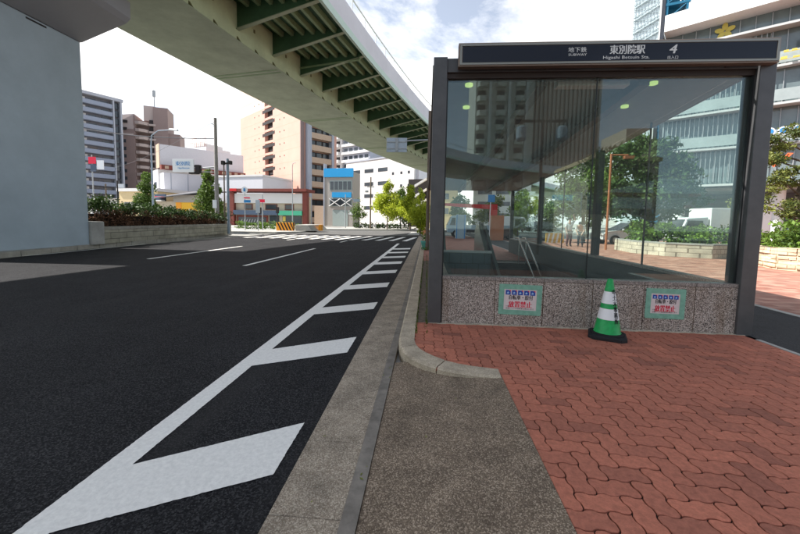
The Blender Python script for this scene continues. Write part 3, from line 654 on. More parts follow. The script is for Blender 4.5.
mo.build('mortar_line', 'mortar', gw)
for x0, x1 in ((.04, .215), (3.965, 4.15)):
    mb = MB(); mb.box(x0, x1, 4.765, 5.02, -.02, 3.48); mb.build('post', 'steel', en, bevel=.006)
bm = MB(); bm.box(.216, 3.964, 4.80, 4.99, 3.30, 3.475); bm.build('head_beam', 'steel', en, bevel=.004)
b2 = MB(); b2.box(.216, 3.964, 4.83, 4.97, 3.235, 3.298); b2.build('lintel', 'steel_in', en)
# roof: falls away from the front
rf = MB(); prf = [(4.99, 3.36), (8.85, 3.06), (17.4, 2.86), (17.4, 3.14), (8.85, 3.34), (4.99, 3.472)]
rf.loft([[(.08, y, z) for y, z in prf], [(4.12, y, z) for y, z in prf]]); roof = rf.build('roof', 'soffit', en)
rtr = MB()
for x0, x1 in ((.03, .078), (4.122, 4.17)): rtr.loft([[(x0, y, z) for y, z in prf], [(x1, y, z) for y, z in prf]])
rtr.build('roof_edge', 'steel', roof)
for x in (1.42, 2.72):
    mb = MB(); pf = [(5.03, 3.20), (8.85, 2.93), (17.3, 2.75), (17.3, 2.85), (8.85, 3.05), (5.03, 3.35)]; mb.loft([[(x, y, z) for y, z in pf], [(x+.13, y, z) for y, z in pf]]); mb.build('roof_beam', 'beam', en)
for x, y, z in ((.55, 5.3, 3.325), (.60, 6.1, 3.262), (3.05, 5.3, 3.325), (3.1, 6.1, 3.262)):
    mb = MB(); mb.lathe([(.055, -.02), (.055, .012)], (x, y, z), 20); mb.build('downlight', 'lamp', roof)
mb = MB(); mb.box(1.70, 2.62, 5.06, 5.2, 3.215, 3.29); mb.build('lamp_housing', 'white', roof)
# front glazing, two panes, and side glazing with posts
for x0, x1 in ((.235, 2.117), (2.125, 3.945)):
    mb = MB(); mb.box(x0, x1, 4.868, 4.880, .651, 3.234); mb.build('glass_pane', 'glass', en)
mb = MB(); mb.box(2.117, 2.125, 4.862, 4.885, .651, 3.234); mb.build('glazing_joint', 'mull', en)
for x0, x1 in ((.216, .234), (3.946, 3.964)): mb = MB(); mb.box(x0, x1, 4.84, 4.93, .651, 3.234); mb.build('glazing_frame', 'mull', en)
def roofz(y): return lerp(3.36, 3.06, (y-4.99)/3.86) if y < 8.85 else lerp(3.06, 2.86, (y-8.85)/8.55)
for y in (8.75, 12.95, 17.2):
    mb = MB(); mb.box(3.91, 4.05, y-.07, y+.07, .0 if y > 16 else .651, roofz(y)-.002); mb.build('side_post', 'mull', en)
    if y < 14: mb = MB(); mb.box(.10, .22, y-.07, y+.07, 0, roofz(y)-.002); mb.build('side_post', 'mull', en)
for a, b in ((5.03, 6.87), (6.89, 8.67), (8.83, 12.87), (13.03, 17.12)):
    mb = MB(); mb.add([(3.972, a, .651), (3.972, b, .651), (3.972, b, roofz(b)-.004), (3.972, a, roofz(a)-.004), (3.984, a, .651), (3.984, b, .651), (3.984, b, roofz(b)-.004), (3.984, a, roofz(a)-.004)],
                      [(0, 1, 2, 3), (7, 6, 5, 4), (0, 4, 5, 1), (1, 5, 6, 2), (2, 6, 7, 3), (3, 7, 4, 0)]); mb.build('side_glass', 'glass2', en)
    if b < 13:
        mb = MB(); mb.add([(.16, a, .651), (.16, b, .651), (.16, b, roofz(b)-.004), (.16, a, roofz(a)-.004), (.172, a, .651), (.172, b, .651), (.172, b, roofz(b)-.004), (.172, a, roofz(a)-.004)],
                      [(0, 1, 2, 3), (7, 6, 5, 4), (0, 4, 5, 1), (1, 5, 6, 2), (2, 6, 7, 3), (3, 7, 4, 0)]); mb.build('side_glass', 'glass2', en)
for y in (6.88, 10.85):
    mb = MB(); mb.box(3.965, 3.99, y-.012, y+.012, .651, roofz(y)-.003); mb.build('glazing_joint', 'mull', en)
mb = MB(); mb.box(3.864, 3.899, 5.06, 17.1, -.004, .60); mb.build('shade_sheet', mk('shade_dark', (.05, .056, .052), .7, n=.15), en)  # dark sheet added over the inner granite, standing in for its shade
# pit, stairs, escalator
ptm = MB(); zb = -5.5
ptm.quad((HX0, HY0, .0), (HX0, HY1, .0), (HX0, HY1, zb), (HX0, HY0, zb)).quad((HX1, HY0, .0), (HX1, HY1, .0), (HX1, HY1, zb), (HX1, HY0, zb))
ptm.quad((HX0, HY0, .6), (HX1, HY0, .6), (HX1, HY0, zb), (HX0, HY0, zb)).quad((HX0, HY0, zb), (HX1, HY0, zb), (HX1, HY1, zb), (HX0, HY1, zb)).quad((HX0, HY1, -.005), (HX1, HY1, -.005), (HX1, HY1, zb), (HX0, HY1, zb))
ptm.build('pit_wall', 'tile', en)
st = MB(); nst = 26
for i in range(nst): y1 = 12.7-.29*i; st.box(1.98, HX1-.002, y1-.29, y1, -5.4, -.165*(i+1)+.165-.01)
st.box(1.98, HX1-.002, 12.7, 12.995, -.4, -.008); st.build('stairs', 'stair', en)
es = MB(); es.loft([[(.45, 13, -.3), (.45, 13, .01), (.45, 12.2, .01), (.45, 5.6, -3.2), (.45, 5.6, -3.6)], [(1.66, 13, -.3), (1.66, 13, .01), (1.66, 12.2, .01), (1.66, 5.6, -3.2), (1.66, 5.6, -3.6)]]); esc = es.build('escalator', 'stair', en)
for x0 in (.32, 1.70):
    bl = MB(); pf = [(12.9, .0), (12.9, 1.05), (12.5, 1.30), (12.0, 1.26), (5.6, -1.88), (5.6, -3.8), (12.2, -.4)]
    bl.loft([[(x0, y, z) for y, z in pf], [(x0+.26, y, z) for y, z in pf]]); bl.build('balustrade', 'balus', esc)
    hr = MB(); hr.path([(x0+.13, 12.9, 1.05), (x0+.13, 12.52, 1.34), (x0+.13, 12.0, 1.30), (x0+.13, 5.6, -1.84)], .04, 8); hr.build('handrail', 'rubber', esc, True)
for x in (3.15, 3.38):
    hr = MB(); hr.path([(x, 12.9, .85), (x, 12.5, .87), (x, 5.8, -2.95)], .02, 8)
    for k in range(5): y = 12.4-1.6*k; hr.tube((x, y, .83-.57*(12.4-y)), (x, y, -.05-.57*(12.4-y)), .017, .017, 6)
    hr.build('handrail', 'stainless', en, True)
cw = MB(); cw.box(.30, 1.66, 9.3, 9.45, -1.6, .58); cw.build('parapet_wall', 'tile', en)
cw = MB(); cw.box(.30, 1.68, 9.27, 9.48, .582, .63); cw.build('parapet_cap', 'lightcap', en)
# sign
sg = MB(); SX0, SX1, SZ0, SZ1 = .345, 4.085, 3.315, 3.60
sg.box(SX0, SX1, 4.67, 4.762, SZ0, SZ1); sign = sg.build('sign_board', 'bronze', en, bevel=.004)
fr = MB(); w1, w2 = .018, .042
for (a, b, c, d) in ((SX0+w1, SX1-w1, SZ0+w1, SZ0+w2), (SX0+w1, SX1-w1, SZ1-w2, SZ1-w1), (SX0+w1, SX0+w2, SZ0+w2, SZ1-w2), (SX1-w2, SX1-w1, SZ0+w2, SZ1-w2)): fr.box(a, b, 4.658, 4.669, c, d)
fr.build('sign_frame', 'silver', sign)
pn = MB(); pn.box(SX0+w2+.008, SX1-w2-.008, 4.662, 4.6695, SZ0+w2+.006, SZ1-w2-.006); pn.build('sign_panel', 'navy', sign)
lt = MB(); Y = 4.659
fit_text('地下鉄', 1.668, 1.884, 3.462, 3.522, Y, lt, .007); fit_text('SUBWAY', 1.672, 1.888, 3.420, 3.448, Y, lt, .008)
fit_text('東別院駅', 2.157, 2.560, 3.434, 3.540, Y, lt, .022); fit_text('Higashi Betsuin Sta.', 2.082, 2.618, 3.366, 3.414, Y, lt, .006)
fit_text('4', 2.842, 2.925, 3.432, 3.534, Y, lt, .025, .2); fit_text('出入口', 2.824, 2.944, 3.368, 3.406, Y, lt, .006)
lt.build('lettering', 'letter', sign)
for x in (1.42, 2.62, 3.55):
    br = MB(); br.add([(x, 4.765, 3.30), (x+.02, 4.765, 3.30), (x+.02, 4.80, 3.36), (x, 4.80, 3.36), (x, 4.765, 3.34), (x+.02, 4.765, 3.34), (x+.02, 4.80, 3.40), (x, 4.80, 3.40)], [(0, 1, 2, 3), (7, 6, 5, 4), (0, 4, 5, 1), (1, 5, 6, 2), (2, 6, 7, 3), (3, 7, 4, 0)]); br.build('sign_bracket', 'steel_in', sign)
# taped notices
def notice(x0, x1, z0, z1, label, sk):
    t = thing('parking_notice', label, 'notice', ((x0+x1)/2, 4.79, z0), 0, 'no parking notices taped to the granite')
    T = Matrix.Translation(((x0+x1)/2, 0, (z0+z1)/2)) @ Matrix.Rotation(sk, 4, 'Y'); w = (x1-x0)/2; h = (z1-z0)/2
    mb = MB(T); mb.box(-w+.045, w-.045, 4.794, 4.7985, -h+.045, h-.045); pp = mb.build('paper', 'paper', t)
    mb = MB(T); tw = .062
    mb.box(-w, w, 4.7915, 4.7965, h-tw, h+.004).box(-w+.004, w-.002, 4.7915, 4.7965, -h-.004, -h+tw).box(-w-.004, -w+tw, 4.7905, 4.791, -h+.01, h-.008).box(w-tw, w+.004, 4.7905, 4.791, -h+.004, h-.003); mb.build('tape', 'tape', t)
    a = w-.075; mb = MB(T); q = MB(T); rr = MB(T)
    for i in range(5):
        cx = -a+(2*a)*(i+.5)/5; s = a/5*.82; zc = h-.105
        mb.box(cx-s, cx+s, 4.7925, 4.7939, zc-s*.95, zc+s*.95)
        q.add([(cx+.3*s, 4.7918, zc+.95*s), (cx+s, 4.7918, zc+.95*s), (cx+s, 4.7918, zc+.25*s)], [(0, 1, 2)])
        rr.lathe([(s*.32, 0), (s*.32, .0)], (0, 0, 0), 3) if False else rr.add([(cx-.5*s, 4.7916, zc-.5*s), (cx+.2*s, 4.7916, zc-.5*s), (cx+.4*s, 4.7916, zc-.1*s), (cx-.1*s, 4.7916, zc+.4*s), (cx-.5*s, 4.7916, zc-.1*s)], [(0, 1, 2, 3, 4)])
    mb.build('icons', 'blue_ink', pp); q.build('icon_corners', 'red_ink', pp); rr.build('icon_figures', 'ltblue', pp)
    mb = MB(T); fit_text('自転車・原付', -a*.72, a*.82, .0, .062, 4.7925, mb, .024)
    fit_text('放置している自転車は撤去します', -a*.92, a*.92, -h+.072, -h+.090, 4.7925, mb, .005); fit_text('お願い', -a*.92, -a*.62, -h+.104, -h+.118, 4.7925, mb, .0); mb.build('lettering', 'black', pp)
    mb = MB(T); fit_text('放置禁止', -a*.74, a*.78, -.105, -.02, 4.7925, mb, .028); mb.build('headline', 'red_ink', pp)
notice(.985, 1.535, .155, .555, 'green taped no parking notice on granite, left of the cone', R(1))
notice(2.855, 3.335, .175, .560, 'green taped no parking notice on granite, right of the cone', R(.6))
# cone
cx, cy = 2.235, 4.47
cn_ = thing('traffic_cone', 'green traffic cone with two white bands and black rubber base by granite wall', 'traffic cone', (cx, cy, 0))
A = R(-24); T = TR(cx, cy, 0, A); mb = MB(T); s = .205; c = .06
def octa(k): return [(-s+c+k, -s+k), (s-c-k, -s+k), (s-k, -s+c+k), (s-k, s-c-k), (s-c-k, s-k), (-s+c+k, s-k), (-s+k, s-c-k), (-s+k, -s+c+k)]
mb.loft([[(x, y, .004) for x, y in octa(0)], [(x, y, .035) for x, y in octa(0)], [(x, y, .05) for x, y in octa(.02)]])
mb.lathe([(.175, .045), (.172, .066), (.15, .068)], n=36); mb.build('base', 'rubber', cn_)
def cr_(z): return lerp(.148, .030, (z-.06)/.66)
mb = MB(); zs = [.06, .09, .2, .3, .4, .5, .6, .69, .715]
mb.lathe([(cr_(z)+(.006 if z < .07 else 0), z) for z in zs]+[(.020, .722)], (cx, cy, 0), 40); body = mb.build('cone_body', 'cone', cn_, True)
for z0, z1 in ((.235, .365), (.425, .57)):
    mb = MB(); mb.loft([[(cx+(cr_(z)+.002)*math.cos(2*math.pi*i/40), cy+(cr_(z)+.002)*math.sin(2*math.pi*i/40), z) for i in range(40)] for z in (z0, (z0+z1)/2, z1)], cap=False); mb.build('reflective_band', 'reflective', body, True)
mb = MB()
for i, ch in enumerate('中土木事務所'):
    z = .57-.068*i; r_ = cr_(z)+.004; me = text_mesh(ch, .070, Matrix.Identity(4), 1, 0, 0, 0, 'CENTER')
    vs = []
    for v in me.vertices:
        zz_ = z-.03+v.co.y; rr = cr_(zz_)+.0035; th = R(-90+22)+v.co.x/max(.05, rr)*.8; vs.append((cx+rr*math.cos(th), cy+rr*math.sin(th), zz_))
    for dz in (-.0016, .0016): mb.add([(a_+.0002*(dz > 0)*(a_-cx)/.1, b_+.0002*(dz > 0)*(b_-cy)/.1, c_+dz) for a_, b_, c_ in vs], [tuple(p_.vertices) for p_ in me.polygons])
    mb.add([(a_-.0025, b_-.0012, c_) for a_, b_, c_ in vs], [tuple(p_.vertices) for p_ in me.polygons]); mb.add([(a_+.0025, b_+.0004, c_) for a_, b_, c_ in vs], [tuple(p_.vertices) for p_ in me.polygons])
    bpy.data.meshes.remove(me)
mb.build('lettering', 'black', body)

# ------------------------------------------------------------------ verge weeds and the small pot by the post
gv = MB(); n = 0
for i in range(420):
    y = 4.3+10*random.random()**1.6; x = -.112+.02*random.random() if random.random() < .6 else .015+.025*random.random(); hh = .015+.05*random.random()*(1.6 if 7 < y < 9.5 else 1); a = random.random()*6.28; w = .004+.006*random.random()
    gv.add([(x-w*math.cos(a), y-w*math.sin(a), -.006), (x+w*math.cos(a), y+w*math.sin(a), -.006), (x+random.uniform(-.03, .02), y+random.uniform(-.03, .03), hh)], [(0, 1, 2)], random.random())
o = gv.build('weeds', 'grass'); o['kind'] = 'stuff'
pt = thing('flower_pot', 'small teal pot of pink and orange flowers on verge beside left entrance post', 'flower pot', (-.03, 17.2, 0))
mb = MB(); mb.lathe([(.16, 0), (.23, .34), (.25, .36), (.25, .42), (.21, .42), (.20, .36)], (-.03, 17.2, 0), 18); mb.build('pot', mk('teal_pot', (.10, .36, .30), .5), pt, True)
leaves('foliage', 'leaf_hedge', [((-.03, 17.2, .55), (.24, .24, .2), .5), ((.0, 17.1, .1), (.3, .3, .15), .5)], 220, .05, pt)
leaves('blossom', 'flower_o', [((-.06, 17.15, .85), (.18, .18, .14), .3), ((.03, 17.2, 1.05), (.12, .12, .1), .8)], 130, .05, pt)

lf = MB()
for i in range(60):
    x = random.choice([random.uniform(-.72, -.32), random.uniform(-.34, -.30), random.uniform(-.25, .65)]); y = random.uniform(.9, 12); z = -.066 if x < -.30 else apz(x, min(y, 3))+.004
    if x > -.3 and y > 3.1: continue
    a = random.random()*6.28; l = random.uniform(.008, .02); c_, s_ = math.cos(a), math.sin(a)
    lf.add([(x-l*c_, y-l*s_, z), (x-l*.4*s_, y+l*.4*c_, z+.003), (x+l*c_, y+l*s_, z+.001), (x+l*.4*s_, y-l*.4*c_, z+.002)], [(0, 1, 2, 3)], random.random())
o = lf.build('fallen_leaves', 'leaf_olive'); o['kind'] = 'stuff'
# ------------------------------------------------------------------ poles, signs, lamps
def pole(name, label, cat, x, y, h, r0, r1, mat, zb=0.0, group=None):
    t = thing(name, label, cat, (x, y, zb), 0, group); mb = MB(); mb.tube((x, y, zb), (x, y, zb+h), r0, r1, 12); mb.build('pole', mat, t, True); return t
# utility pole with the district name sign
t = pole('sign_gantry', 'tall concrete pole carrying blue lettered white place name sign on side arm', 'sign gantry', -16.75, 27.5, 9.05, .17, .12, 'pole', .085)
mb = MB(); mb.tube((-16.75, 27.5, 5.35), (-18.6, 27.2, 5.15), .055, .05).tube((-16.75, 27.5, 4.95), (-18.4, 27.25, 4.95), .035); mb.build('arm', 'grey', t, True)
mb = MB(); mb.box(-20.0, -18.25, 26.97, 27.03, 4.86, 5.86); sb = mb.build('sign_panel', 'signwhite', t, bevel=.01)
mb = MB(); fit_text('東別院', -19.75, -18.55, 5.36, 5.70, 26.965, mb, .02); fit_text('Higashibetsuin', -19.55, -18.6, 5.08, 5.24, 26.965, mb, .02); mb.build('lettering', 'signblue', sb)
mb = MB(); mb.box(-18.75, -18.1, 27.06, 27.45, 4.75, 4.9).box(-18.9, -18.15, 27.06, 27.3, 5.3, 5.42).box(-18.2, -17.9, 27.05, 27.4, 4.8, 5.45); mb.build('lamp_box', 'dark', t)
mb = MB(); mb.box(-16.98, -16.66, 27.28, 27.36, 2.1, 2.75); mb.build('control_box', 'signwhite', t, bevel=.01)
mb = MB(); mb.tube((-16.75, 27.5, 8.6), (-17.0, 27.4, 8.68), .03); mb.build('hook', 'dark', t)
# slim pole and signal pole next to it
t = pole('conduit_pole', 'thin dark conduit pole behind the concrete sign pole', 'pole', -16.35, 27.9, 5.6, .055, .05, 'brownpole', .085)
t = pole('signal_pole', 'blue grey steel pole with small camera boxes on top', 'signal pole', -15.75, 27.4, 5.9, .11, .10, 'bluegrey', .085)
mb = MB(); mb.box(-16.1, -15.4, 27.3, 27.45, 5.55, 5.68).box(-16.15, -15.95, 27.15, 27.4, 5.5, 5.8).box(-15.55, -15.35, 27.15, 27.4, 5.52, 5.8); mb.build('camera_boxes', 'dark', t)
# span cable and arm lamp at left
t = pole('street_lamp', 'blue grey street lamp behind the hedge with long curved arm', 'street lamp', -32.2, 40, 9.6, .12, .08, 'bluegrey', 0)
mb = MB(); mb.path([(-32.2, 40, 9.6), (-32.1, 40, 10.7), (-31.3, 40, 11.25), (-29.6, 40, 11.35)], .06); mb.build('arm', 'bluegrey', t, True)
mb = MB(); mb.loft([[(-29.9, 39.85, 11.3), (-29.9, 40.15, 11.3), (-29.9, 40.1, 11.5), (-29.9, 39.9, 11.5)], [(-28.9, 39.8, 11.22), (-28.9, 40.2, 11.22), (-28.9, 40.1, 11.42), (-28.9, 39.9, 11.42)]]); mb.build('lamp_head', 'grey', t)
cb_ = MB(); p0 = Vector((-16.75, 27.5, 7.55)); p1 = Vector((-36, 31, 10.1))
prev = p0
for i in range(1, 21):
    u = i/20; q = p0.lerp(p1, u); q.z -= .5*math.sin(math.pi*u); cb_.tube(prev, q, .035, .035, 5); prev = q
tag(cb_.build('span_cable', 'wirem'), 'dark span cable running left from the concrete sign pole', 'cable')
cb_ = MB(); p0 = Vector((-16.75, 27.5, 8.9)); p1 = Vector((-60, 60, 9.2)); prev = p0
for i in range(1, 21):
    u = i/20; q = p0.lerp(p1, u); q.z -= 1.0*math.sin(math.pi*u); cb_.tube(prev, q, .012, .012, 4); prev = q
tag(cb_.build('span_cable', 'wirem'), 'thin upper wire from the top of the concrete sign pole', 'cable')
# island signs
t = pole('road_sign', 'round topped road sign on thin grey pole on traffic island', 'road sign', -18.9, 36, 4.5, .04, .04, 'grey', .06)
mb = MB(); mb.loft([[(-18.9+.34*math.cos(a*math.pi/12), 35.93+e, 4.25+.34*math.sin(a*math.pi/12)) for a in range(24)] for e in (0, .03)]); d_ = mb.build('disc', 'signwhite', t)
mb = MB(); mb.box(-19.0, -18.8, 35.915, 35.928, 4.1, 4.42); mb.build('arrow', 'signblue', d_)
mb = MB(); mb.box(-19.0, -18.2, 35.9, 35.95, 3.3, 3.62); mb.build('plate', 'signwhite', t)
mb = MB(); mb.box(-18.95, -18.3, 35.885, 35.898, 3.38, 3.5); mb.build('red_bar', 'red_ink', t)
mb = MB(); mb.box(-18.95, -18.25, 35.9, 35.95, 2.95, 3.22); mb.build('plate', 'signblue', t)
t = pole('road_sign', 'ladder like pair of grey posts with rectangular sign backs on the island', 'road sign', -17.5, 36, 3.2, .04, .04, 'grey', .06)
mb = MB(); mb.box(-17.72, -17.28, 35.95, 35.99, 1.9, 3.25).box(-17.68, -17.32, 35.94, 35.95, 2.6, 3.1); mb.build('plate', 'signback', t)
t = pole('signal_pole', 'grey signal pole with red and white plates near striped barrier', 'signal pole', -18.2, 38.5, 3.9, .06, .05, 'grey', .06)
mb = MB(); mb.box(-18.6, -17.9, 38.4, 38.45, 3.1, 3.45); mb.build('plate', 'red_ink', t)
# big back-facing signal sign above the road by the post
t = pole('overhead_sign', 'grey sign seen from behind on an arm from brown pole beside the post', 'overhead sign', .03, 17.0, 6.45, .085, .075, 'brownpole', 0)
mb = MB(); mb.tube((.03, 17, 5.15), (-1.1, 17, 5.10), .035); mb.build('arm', 'grey', t, True)
mb = MB(); mb.box(-1.98, -1.02, 16.98, 17.01, 4.58, 5.24); s_ = mb.build('sign_panel', 'signback', t, bevel=.01)
mb = MB(); mb.box(-1.97, -1.03, 16.95, 16.979, 5.02, 5.07).box(-1.97, -1.03, 16.95, 16.979, 4.72, 4.77).box(-1.56, -1.42, 16.94, 16.979, 4.62, 5.2); mb.build('ribs', 'grey', s_)
# lamp and poles in front of the far block
t = pole('street_lamp', 'slim grey lamp post standing in front of the salmon block', 'street lamp', -19.2, 50, 8.8, .07, .05, 'grey', .06)
mb = MB(); mb.path([(-19.2, 50, 8.8), (-19.1, 50, 9.2), (-18.7, 50, 9.3)], .05); mb.build('arm', 'grey', t, True)
t = pole('utility_pole', 'dark slim utility pole between the far street trees', 'utility pole', -8.75, 55, 7.9, .13, .10, 'brownpole', .06)
mb = MB(); mb.box(-9.3, -8.2, 54.9, 55, 6.4, 6.55).box(-9.6, -9.1, 54.85, 55, 5.6, 5.9); mb.build('crossarm', 'grey', t)
t = pole('signal_pole', 'white signal pole and lamps before the blue bannered building', 'signal pole', -12.9, 56, 5.3, .08, .07, 'grey', .06)
mb = MB(); mb.box(-12.9, -10.9, 55.9, 56, 4.55, 4.65).box(-11.6, -10.6, 55.8, 56.05, 4.2, 4.6); mb.build('signal_head', 'bluegrey', t)
for x, y, h in ((-24.0, 50, 2.1), (-21.6, 50.5, 2.2)):
    t = pole('signal_pole', 'short dark pedestrian signal post %s' % ('left of the pale lamp post' if x < -23 else 'nearest the tan balconies'), 'signal pole', x, y, h, .06, .06, 'dark', .06)
    mb = MB(); mb.box(x-.18, x+.18, y-.2, y+.1, h-.1, h+.8); mb.build('signal_head', 'dark', t)
# striped barrier on the island nose
t = thing('striped_barrier', 'orange and black striped barrier board on concrete island nose', 'barrier', (-15.4, 37.8, .06))
mb = MB(); mb.cbox(-16.35, -14.35, 37.8, 37.95, .06, .95, .02); b_ = mb.build('board', 'stripeo', t)
mb = MB()
for i in range(6):
    x = -16.3+.36*i; lo = max(-16.33, x); mb.add([(x, 37.795, .95), (x+.17, 37.795, .95), (min(-14.36, x+.17+.42), 37.795, .08), (min(-14.4, x+.42), 37.795, .08)], [(3, 2, 1, 0)])
mb.build('stripes', 'black', b_)
t = thing('island_block', 'pale concrete ramp block behind the striped barrier with orange tip', 'concrete block', (-13.3, 39.5, .06))
mb = MB(); mb.loft([[(-14.3, 38, .06), (-12.4, 38, .06), (-12.9, 38, .72), (-14.3, 38, .72)], [(-14.3, 41.5, .06), (-11.6, 41.5, .06), (-12.3, 41.5, .75), (-14.3, 41.5, .75)]]); mb.build('block', 'concrete', t, bevel=.03)
mb = MB(); mb.box(-12.15, -11.85, 39.4, 40.1, .06, .75); mb.build('tip_board', 'stripeo', t)
hedge('island_hedge', 'low light green hedge and shrubs on the traffic island', 'hedge', [(-22.8, 41), (-19.5, 41.5), (-15.5, 42)], 1.2, .06, .8, 'leaf_hedge', 3000, .09)

# ------------------------------------------------------------------ planter and hedge on the median
t = thing('planter_wall', 'long low block planter wall below the dark hedge', 'planter wall', (-15.6, 20, .085))
mb = MB(); A1 = Vector((-14.62, 15.15)); A2 = Vector((-16.4, 28.9)); d = (A2-A1).normalized(); n = Vector((d.y, -d.x))
P = lambda s, w: (A1+d*s+n*w)
ln = (A2-A1).length
mb.loft([[(*P(0, 0), .085), (*P(0, -.25), .085), (*P(0, -.25), .72), (*P(0, 0), .72)], [(*P(ln, 0), .085), (*P(ln, -.25), .085), (*P(ln, -.25), .72), (*P(ln, 0), .72)]]); mb.build('wall', 'planter', t)
mb = MB()
for i in range(16):
    s0 = ln*i/16; s1 = ln*(i+.985)/16; mb.loft([[(*P(s0, .03), .722), (*P(s0, -.28), .722), (*P(s0, -.28), .86), (*P(s0, .03), .86)], [(*P(s1, .03), .722), (*P(s1, -.28), .722), (*P(s1, -.28), .86), (*P(s1, .03), .86)]])
mb.build('coping', 'kerb_far', t, bevel=.012)
t = thing('planter_pier', 'square concrete end post between pale pier and planter wall', 'end post', (-14.75, 14.75, .085))
mb = MB(); mb.cbox(-15.25, -14.50, 14.42, 15.1, .085, 1.10, .03); mb.build('post', 'concrete', t)
hd = thing('median_hedge', 'dark shaggy hedge with brown lower twigs above planter wall', 'hedge', (-15.9, 20, .3))
up = []; lo = []
for i in range(210):
    s = ln*random.random(); w = -.75+.4*random.gauss(0, 1); q = P(s, w); hh = lerp(2.05, 1.55, s/ln)+.1*math.sin(s*2.1)+.12*random.gauss(0, 1)
    up.append(((q.x, q.y, hh-.19), (.42, .42, .24), random.random()*.8)); q = P(s, -.36-.2*random.random()); lo.append(((q.x, q.y, .70+.90*random.random()), (.35, .30, .30), random.random()*.8))
leaves('foliage', 'leaf_dark', up, 9000, .075, hd); leaves('twigs', 'leaf_brown', lo, 8000, .055, hd)
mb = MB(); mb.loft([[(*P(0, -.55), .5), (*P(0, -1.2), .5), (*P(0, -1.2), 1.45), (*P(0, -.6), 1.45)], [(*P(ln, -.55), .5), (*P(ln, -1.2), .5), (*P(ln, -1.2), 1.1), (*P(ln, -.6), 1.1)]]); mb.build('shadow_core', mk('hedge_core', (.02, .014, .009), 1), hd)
tree('conical_tree', 'narrow dark conical tree in front of the white billboard building', -37.0, 45, 0, 7.3, [(0, 0, 3.0, 1.75, 1.7, 2.3), (0, 0, 5.2, 1.25, 1.2, 1.7), (0, 0, 6.6, .65, .6, .9), (.4, 0, 1.7, 1.6, 1.6, 1.3)], 'leaf_mid', 6500, .16, .14, 'conical trees at left', k=16)
tree('conical_tree', 'narrow green conical tree just left of the concrete sign pole', -20.3, 32, 0, 5.7, [(0, 0, 2.2, 1.35, 1.3, 1.8), (.1, 0, 3.9, 1.1, 1.1, 1.4), (0, 0, 5.1, .65, .6, .8)], 'leaf_mid', 6500, .12, .11, 'conical trees at left', k=16)
t = pole('sign_post', 'dark post with small white sign beyond hedge at far left', 'sign post', -43, 47, 6.2, .09, .08, 'dark', 0)
mb = MB(); mb.box(-43.0+.2, -42.9+.9, 46.9, 47, 5.2, 5.75); mb.build('plate', 'signwhite', t)
t = pole('utility_pole', 'dark short pole beyond hedge beside the pier edge', 'utility pole', -49.5, 52, 6.2, .12, .1, 'brownpole', 0)
mb = MB(); mb.box(-49.9, -49.1, 51.9, 52, 5.6, 5.75); mb.build('crossarm', 'dark', t)
t = pole('traffic_sign', 'cluster of red and white signs beside the pale pier', 'road sign', -60.5, 61, 12.2, .1, .09, 'grey', 0)
mb = MB(); mb.box(-61.0, -59.6, 60.8, 60.9, 10.6, 11.8); mb.build('plate', 'red_ink', t)
mb = MB(); mb.box(-59.4, -58.1, 60.8, 60.9, 9.6, 11.2); mb.build('plate', 'signwhite', t)
mb = MB(); mb.box(-60.6, -59.6, 60.75, 60.85, 9.2, 10.5); mb.build('plate', 'navy_wall', t)

# ------------------------------------------------------------------ buildings
def bld(name, label, x, y, ang, z=-.08, group=None, cat='building'):
    t = thing(name, label, cat, (x, y, z), ang, group); return t, TR(x, y, z, ang)
def bx(name, mat, t, T, boxes, bevel=0, parent=None):
    mb = MB(T)
    for b in boxes: mb.box(*b)
    return mb.build(name, mat, parent or t, bevel=bevel)
def wins(name, mat, t, T, w, h, spots, depth=.08, frame=None, axis='x'):
    """one shared window mesh (recessed pane in a frame), placed at each (a, c) spot of the front (axis x) or right side (axis y)"""
    first = None
    for a, b, c in spots:
        if first is None:
            mb = MB(); mb.box(0, w, -.03, depth, 0, h) if axis == 'x' else mb.box(-depth, .03, 0, w, 0, h); me_o = mb.build(name, mat, t); me_o.parent = None; first = me_o.data
            o = me_o
        else: o = bpy.data.objects.new(name, first); COL.objects.link(o)
        o.parent = t; o.matrix_parent_inverse = Matrix.Identity(4); o.location = (a, b, c)
    return first
# salmon apartment block
A_ = R(-39.8)
t, T = bld('apartment_block', 'tall salmon tiled apartment block with a column of dark stacked recesses', -53.9, 100.8, A_)
Wd, Hh = 32.5, 37.5
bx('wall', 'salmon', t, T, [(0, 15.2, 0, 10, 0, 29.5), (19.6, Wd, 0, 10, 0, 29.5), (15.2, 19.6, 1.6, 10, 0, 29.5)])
bx('upper_wall', 'salmon_lit', t, T, [(0, 15.2, 0, 10, 29.503, Hh), (19.6, Wd, 0, 10, 29.503, Hh), (15.2, 19.6, 1.6, 10, 29.503, Hh)])
for i in range(12):
    z = 3.2+2.94*i
    bx('recess_balcony', 'salmon', t, T, [(15.202, 19.598, .02, 1.6, z-.35, z+.25)])
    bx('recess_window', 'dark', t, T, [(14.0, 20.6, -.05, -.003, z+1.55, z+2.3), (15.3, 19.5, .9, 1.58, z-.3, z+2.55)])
wins('vent', 'dark', t, T, .32, .30, [(x, 0, 4.6+2.94*i) for i in range(11) for x in (9.2, 11.8, 23.0, 25.2)], .02)
bx('tile_joints', 'tan', t, T, [(0, 15.2, -.012, -.002, 3.0+2.94*i, 3.06+2.94*i) for i in range(12)]+[(19.6, Wd, -.012, -.002, 3.0+2.94*i, 3.06+2.94*i) for i in range(12)])
